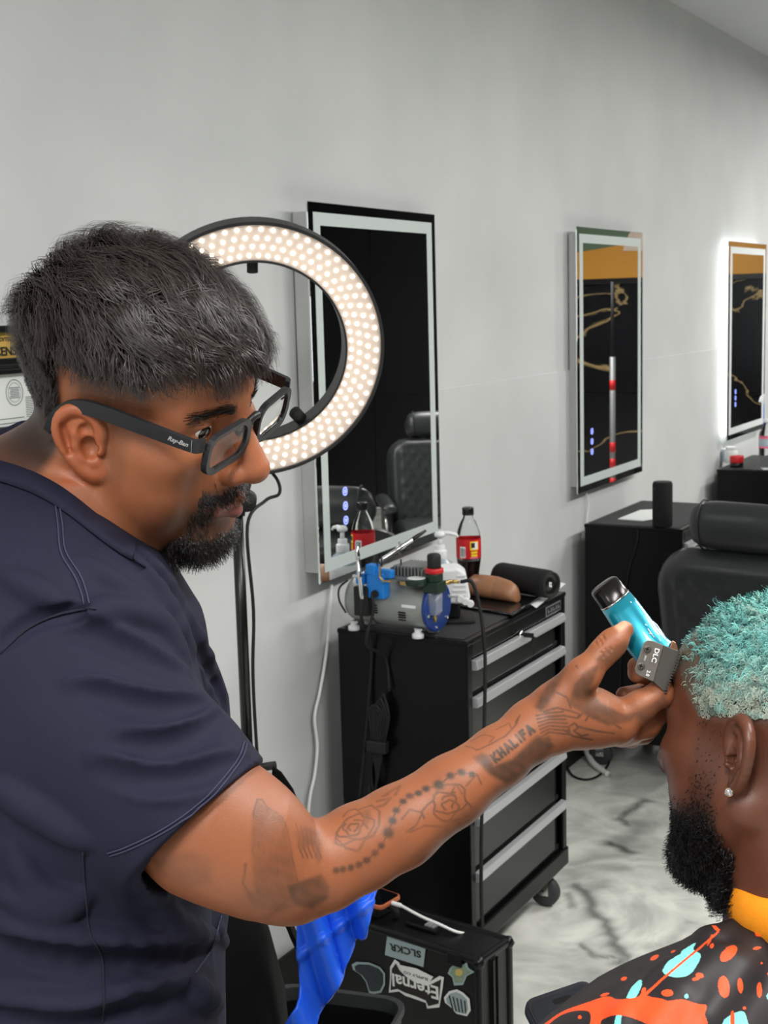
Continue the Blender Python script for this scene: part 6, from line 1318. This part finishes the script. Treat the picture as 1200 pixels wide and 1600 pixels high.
# tight teal curls
surf, nrm_ = ell_scalp((-.006, 0, .045), (.0985, .0768, .0905))
def curls(n, seed, K=11):
    r = np.random.default_rng(seed); P = np.empty((0, 3))
    while len(P) < n:
        q = r.normal(size=(n*3, 3)); q = surf(np.array([-.006, 0, .045])+q*[.0985, .0768, .0905]); e_ = (np.abs(q[:, 1]) > .06)*(np.abs(q[:, 0]+.012) < .028)*(q[:, 2] < .036); P = np.concatenate([P, q[r.uniform(size=len(q)) < hm_c(*q.T)**2*(1-e_)*(.35+.65*sstep(q[:, 2], .03, .07))]])
    P = P[:n]; nn = nrm_(P); ncl = 3200; GI = r.choice(n, ncl, replace=False); gid = np.empty(n, int)
    for i_ in range(0, n, 2000): gid[i_:i_+2000] = np.argmin(((P[i_:i_+2000, None]-P[GI][None])**2).sum(2), 1)
    a1 = np.cross(nn, r.normal(size=(n, 3))); a1 /= np.linalg.norm(a1, axis=1, keepdims=True); a2 = np.cross(nn, a1); ln = (.0022+.0050*sstep(P[:, 2], .03, .09))*r.uniform(.6, 1.3, n); ph = r.uniform(0, 6.28, n); rd = r.uniform(.0012, .0027, n); tl_ = r.normal(size=(ncl, 3))*.4
    out = np.empty((n, K, 3)); tilt = tl_[gid]
    for k in range(K):
        s_ = k/(K-1); th = ph+s_*13; c_ = P+(nn+tilt*s_)*(ln*s_)[:, None]; c_ = c_+(P[GI][gid]-P)*(.12*s_); out[:, k] = c_+(a1*np.cos(th)[:, None]+a2*np.sin(th)[:, None])*(rd*min(1, s_*3))[:, None]
    tm = np.clip(sstep(P[:, 2], .035, .10)+r.normal(size=ncl)[gid]*.25, 0, 1)[:, None]; c_ = lin(160, 170, 156)[None]*(1-tm)+lin(112, 176, 170)[None]*tm; c_ = c_*np.clip(r.normal(1, .22, ncl)[gid]*r.normal(1, .15, n), .45, 1.5)[:, None]
    return out, nn, c_
st_, nr_, hc = curls(24000, 41); wn_ = (CR@nr_.T).T; sc_ = HO2+(st_*CS)@CR.T
link('hair', ribbons('hair', toc_(sc_), .0008, .0005, wn_[:, 0:1]*RT+wn_[:, 1:2]*UP-wn_[:, 2:3]*FW, hc), M['hair_teal'], croot)
s1, n1, c1, w1 = face_hair(cb, CX, HO2, CR, 20000, lambda x, y, z: bd_c(x, y, z)**2.4*(1-ear2)+1e-12, lambda p: .0012+.013*sstep(-p[:, 2], .050, .09), lambda p: np.stack([.25+0*p[:, 0], p[:, 1]*2, -.55+0*p[:, 0]], 1), 43, 7, .0022, colr=(15, 12, 12), wob=.25)
link('beard', ribbons('beard', toc_(s1), .0007, .0004, n1, c1), M['hair_black'], croot)
for y_ in (-1, 1):
    e_ = part('eye', G().lathe([(.0126*math.sin(a), -.0126*math.cos(a)) for a in np.linspace(0, math.pi, 12)], 16), M['eye_white'], croot, smooth=True); e_.location = toc_(CX(.0795, y_*.033, .0245)); gw = CR@np.array([1., 0, -.2]); e_.rotation_euler = Vector(gw[0]*RT+gw[1]*UP-gw[2]*FW).to_track_quat('Z', 'Y').to_euler()
    part('iris', G().lathe([(.006, .0113), (.003, .0126), (0, .0128)], 14, cap=False), M['iris'], e_, smooth=True)
# earring
ep = cb.march(1139, 1238); ep = ep if ep is not None else C3(1139, 1238, 1.06); ew = cam2w(ep*(1-.002/1.06)); M['diamond'] = mat('diamond', (1, 1, 1, 1), .02, trans=.7, ior=2.0, spec=1)
t = thing('earring', ew, 0, 'small sparkling stud in the client ear lobe', 'earring'); t.rotation_euler = Vector(CP-ew).to_track_quat('Z', 'Y').to_euler()
part('stone', G().lathe([(0, -.003), (.003, .0), (.0034, .001), (.0022, .0024), (0, .0024)], 8), M['diamond'], t); 
for k in range(4): part('prong', G().cyl((.003*math.cos(k*1.57+.4), .003*math.sin(k*1.57+.4), -.001), (.003*math.cos(k*1.57+.4), .003*math.sin(k*1.57+.4), .0022), .0006, n=6), M['brass'], t)
# ---------------- orange neck cloth and cape
M['orange'] = mat('orange_cotton', S(246, 150, 20), .8, noise=.1, scale=250, bump=.3, bscale=700)
def band(name, c, rx_, rz_, h0, h1, flare, m, wob=0.0, n=96, th=.004):
    g = G(); rings = []
    for k in range(n):
        a = 2*math.pi*k/n; d_ = np.array([math.cos(a)*rx_, 0, math.sin(a)*rz_]); u_ = d_/np.linalg.norm(d_); dz = wob*math.sin(a*3+1)+wob*.6*math.sin(a*7); rb = .0006*(k % 2) if wob == 0 else 0
        rings.append([tuple(toc_(c+d_*q_+u_*(o_+rb)+np.array([0, h_+dz, 0]))) for q_, o_, h_ in ((1, 0, h0), (1, th, h0), (flare, th+.003, (h0+h1)/2), (flare, th, h1), (flare, 0, h1))])
    g.loft(rings+[rings[0]], cap=False); return part(name, g, m, croot, smooth=True)
band('neck_cloth', C3(1268, 1406, 1.112), .060, .060, -.026, .012, 1.02, M['orange'], .0018)
M['cape_band'] = mat('cape_neckband', S(20, 19, 21), .8, noise=.2, scale=300)
band('neckband', C3(1268, 1440, 1.12), .058, .058, -.012, .010, 1.0, M['cape_band'])
cv = Vol(); k_ = lambda px_, py_, d, r: (C3(px_, py_, d), r*d/FPX)
cv.chain([k_(1268, 1525, 1.125, 72), k_(1165, 1586, 1.10, 126), k_(1066, 1685, 1.07, 178), k_(975, 1775, 1.06, 192), k_(930, 1880, 1.10, 180)], .03)
def w2c(P): q = np.asarray(P, float)-CP; return np.array([q@RT, q@UP, -(q@FW)])
Fw = CR[:, 0]; Fw = Fw[0]*RT+Fw[1]*UP-Fw[2]*FW; Fw[2] = 0; Fw /= np.linalg.norm(Fw); Lw = np.array([-Fw[1], Fw[0], 0])
base = np.array([cw_[0], cw_[1], 0]); W_ = lambda f_, l_, z_: w2c(base+Fw*f_+Lw*l_+np.array([0, 0, z_]))
cv.chain([(W_(-.01, -.0, 1.0), .05), (W_(-.01, -.17, .95), .075), (W_(.02, -.24, .78), .085)], .05)
cv.chain([(W_(-.01, 0, .95), .10), (W_(-.02, 0, .72), .16), (W_(.02, 0, .60), .17)], .05)
cv.chain([(W_(.02, .12, .60), .14), (W_(.42, .12, .60), .11)], .05); cv.chain([(W_(.02, -.12, .60), .14), (W_(.42, -.12, .60), .11)], .05)
cv.chain([(W_(.44, .0, .60), .13), (W_(.50, 0, .40), .12)], .05)
for pts, r_, lf in (([(1165,1450),(1110,1475),(1040,1530),(980,1590)], .010, .003), ([(1190,1470),(1150,1520),(1100,1590)], .012, .004), ([(1120,1500),(1060,1560),(1030,1600)], .010, .003)):
    P = [cv.march(*q) for q in pts]
    for a, b in zip(P[:-1], P[1:]):
        if a is not None and b is not None: cv.cone(a*(1+(r_-lf)/1.1), b*(1+(r_-lf)/1.1), r_, r_, .014)
VC, QC = cv.mesh(.0048); pxv = 600+VC[:, 0]*FPX/-VC[:, 2]; pyv = 800-VC[:, 1]*FPX/-VC[:, 2]
for _ in range(3):
    fm = (pyv < 1625) & (pxv < 1230) & (VC[:, 2] > -1.22); VC, QC, _n = refine_quads(VC, QC, fm); pxv = 600+VC[:, 0]*FPX/-VC[:, 2]; pyv = 800-VC[:, 1]*FPX/-VC[:, 2]
project(cv, VC, np.flatnonzero((pyv < 1630) & (pxv < 1235)), 1)
ORG, TEA = lin(240, 84, 40), lin(128, 214, 210); col = np.tile(lin(40, 36, 38), (len(VC), 1)); X_, Y_ = (pxv-800)*3, (pyv-1240)*3
vis = VC[:, 2] > -1.2
def pin(poly):
    ins = np.zeros(len(X_), bool); j = len(poly)-1
    for i_ in range(len(poly)):
        (xi, yi), (xj, yj) = poly[i_], poly[j]; ins ^= ((yi > Y_) != (yj > Y_)) & (X_ < (xj-xi)*(Y_-yi)/(yj-yi+1e-9)+xi); j = i_
    return ins & vis
def sm(poly): return [(q_[0], q_[1]) for q_ in spline([np.array([*p_, 0.]) for p_ in poly+poly[:1]], 4)[:-1]]
def els(cx, cy, a, b, rot=0): return [(cx+a*math.cos(t_)*math.cos(rot)-b*math.sin(t_)*math.sin(rot), cy+a*math.cos(t_)*math.sin(rot)+b*math.sin(t_)*math.cos(rot)) for t_ in np.linspace(0, 6.283, 21)[:-1]]
for poly in ([(705,830),(730,790),(790,750),(800,735),(860,700),(850,730),(885,755),(870,800),(830,850),(770,862),(720,850)], [(535,960),(560,910),(600,872),(610,890),(600,920),(575,960)], [(470,1120),(490,1040),(515,1038),(500,1120)], els(817, 950, 10, 11), [(975,1130),(985,1080),(1000,1055),(1040,1030),(1080,1020),(1098,1045),(1105,1130)], els(1230, 960, 40, 26, .5), els(1160, 1110, 30, 18, .8)): col[pin(sm(poly))] = TEA
OR = [[(150,1080),(235,1022),(340,983),(445,950),(500,965),(592,952),(610,915),(628,912),(632,945),(700,962),(735,972),(800,965),(870,985),(912,993),(905,1035),(912,1060),(905,1085),(760,1095),(640,1080),(600,1065),(540,1045),(480,1040),(420,1062),(410,1100),(365,1100),(370,1050),(355,1020),(290,1020),(220,1045),(150,1100)]]
OR += [els(1015, 750, 50, 26, -.75), els(1175, 650, 38, 20, -.3), els(1148, 725, 20, 7, -.2), els(993, 906, 27, 52, -.1), els(1070, 900, 13, 36, -.1), els(1160, 920, 13, 36), els(862, 868, 20, 8, -.3), els(880, 852, 20, 12, .2), els(728, 935, 28, 17), els(938, 715, 9, 12, .4), els(755, 740, 12, 6, -.4), els(668, 768, 22, 9, -.5), els(525, 868, 15, 8, -.4), els(435, 942, 22, 7, -.3), els(318, 1048, 9, 9), els(1170, 795, 5, 5), els(1090, 1005, 9, 7), els(1034, 1060, 11, 42), els(1215, 850, 20, 9, .4), [(616,940),(700,866),(800,782),(900,700),(966,643),(972,650),(905,708),(806,790),(706,876),(630,946)], [(936,618),(955,620),(975,640),(965,648),(950,640)], [(935,660),(945,664),(920,714),(913,712)]]
for poly in OR: col[pin(poly if len(poly) < 12 else sm(poly))] = ORG
# the print goes on around the cape
ri = np.random.default_rng(5)
for _ in range(60):
    c_ = VC[ri.integers(len(VC))]; pq_ = 800-c_[1]*FPX/-c_[2]
    if pq_ > 1640 or c_[2] < -1.22: a_ = ri.uniform(.006, .03); dd = VC-c_; col[np.linalg.norm(dd*np.array([1, ri.uniform(.4, 1), ri.uniform(.6, 1)]), axis=1) < a_] = ORG if ri.uniform() < .65 else TEA
M['cape'] = attr_mat('cape_nylon', .5, .35, bscale=200)
link('cape', np_mesh('cape', toc_(VC), QC, col), M['cape'], croot)
# phone in the client's hand
t = thing('phone', cam2w(PH0), 0, 'phone in dark navy case held in front of the splattered cape', 'phone')
def w3(v): return Vector(v[0]*RT+v[1]*UP-v[2]*FW)
t.rotation_euler = frame3((0, 0, 0), w3(PW), w3(-PH_)).to_3x3().to_euler()
M['navy_case'] = mat('navy_case', S(24, 30, 46), .45, noise=.1, scale=40)
part('phone_case', G().prism(rr(.079, .158, .013, cy=-.079), -.011, .001), M['navy_case'], t, bevel=.002); part('bezel', G().prism(rr(.074, .153, .011, cy=-.079), .001, .0022), M['rubber'], t, bevel=.0008)
M['dim_screen'] = mat('dim_screen', S(38, 40, 46), .12, noise=.25, scale=25)
part('screen', G().prism(rr(.069, .147, .009, cy=-.079), .0022, .0026), M['dim_screen'], t); part('camera_island', G().prism(rr(.021, .006, .003, cy=-.014), .0026, .0028), M['hole'], t)
M['dim_text'] = mat('dim_text', S(120, 124, 130), .5, noise=.05); link('lettering', text_mesh('11', .017, .0001), M['dim_text'], t, loc=(0, -.04, .0028))
# the client's chair stands outside the frame
ca = math.atan2(Fw[1], Fw[0])-math.pi/2
cl = dup(chA, tuple(base+Fw*.16), ca, 'black barber chair in which the caped client sits')
# thread of light glitter hair on the floor edge
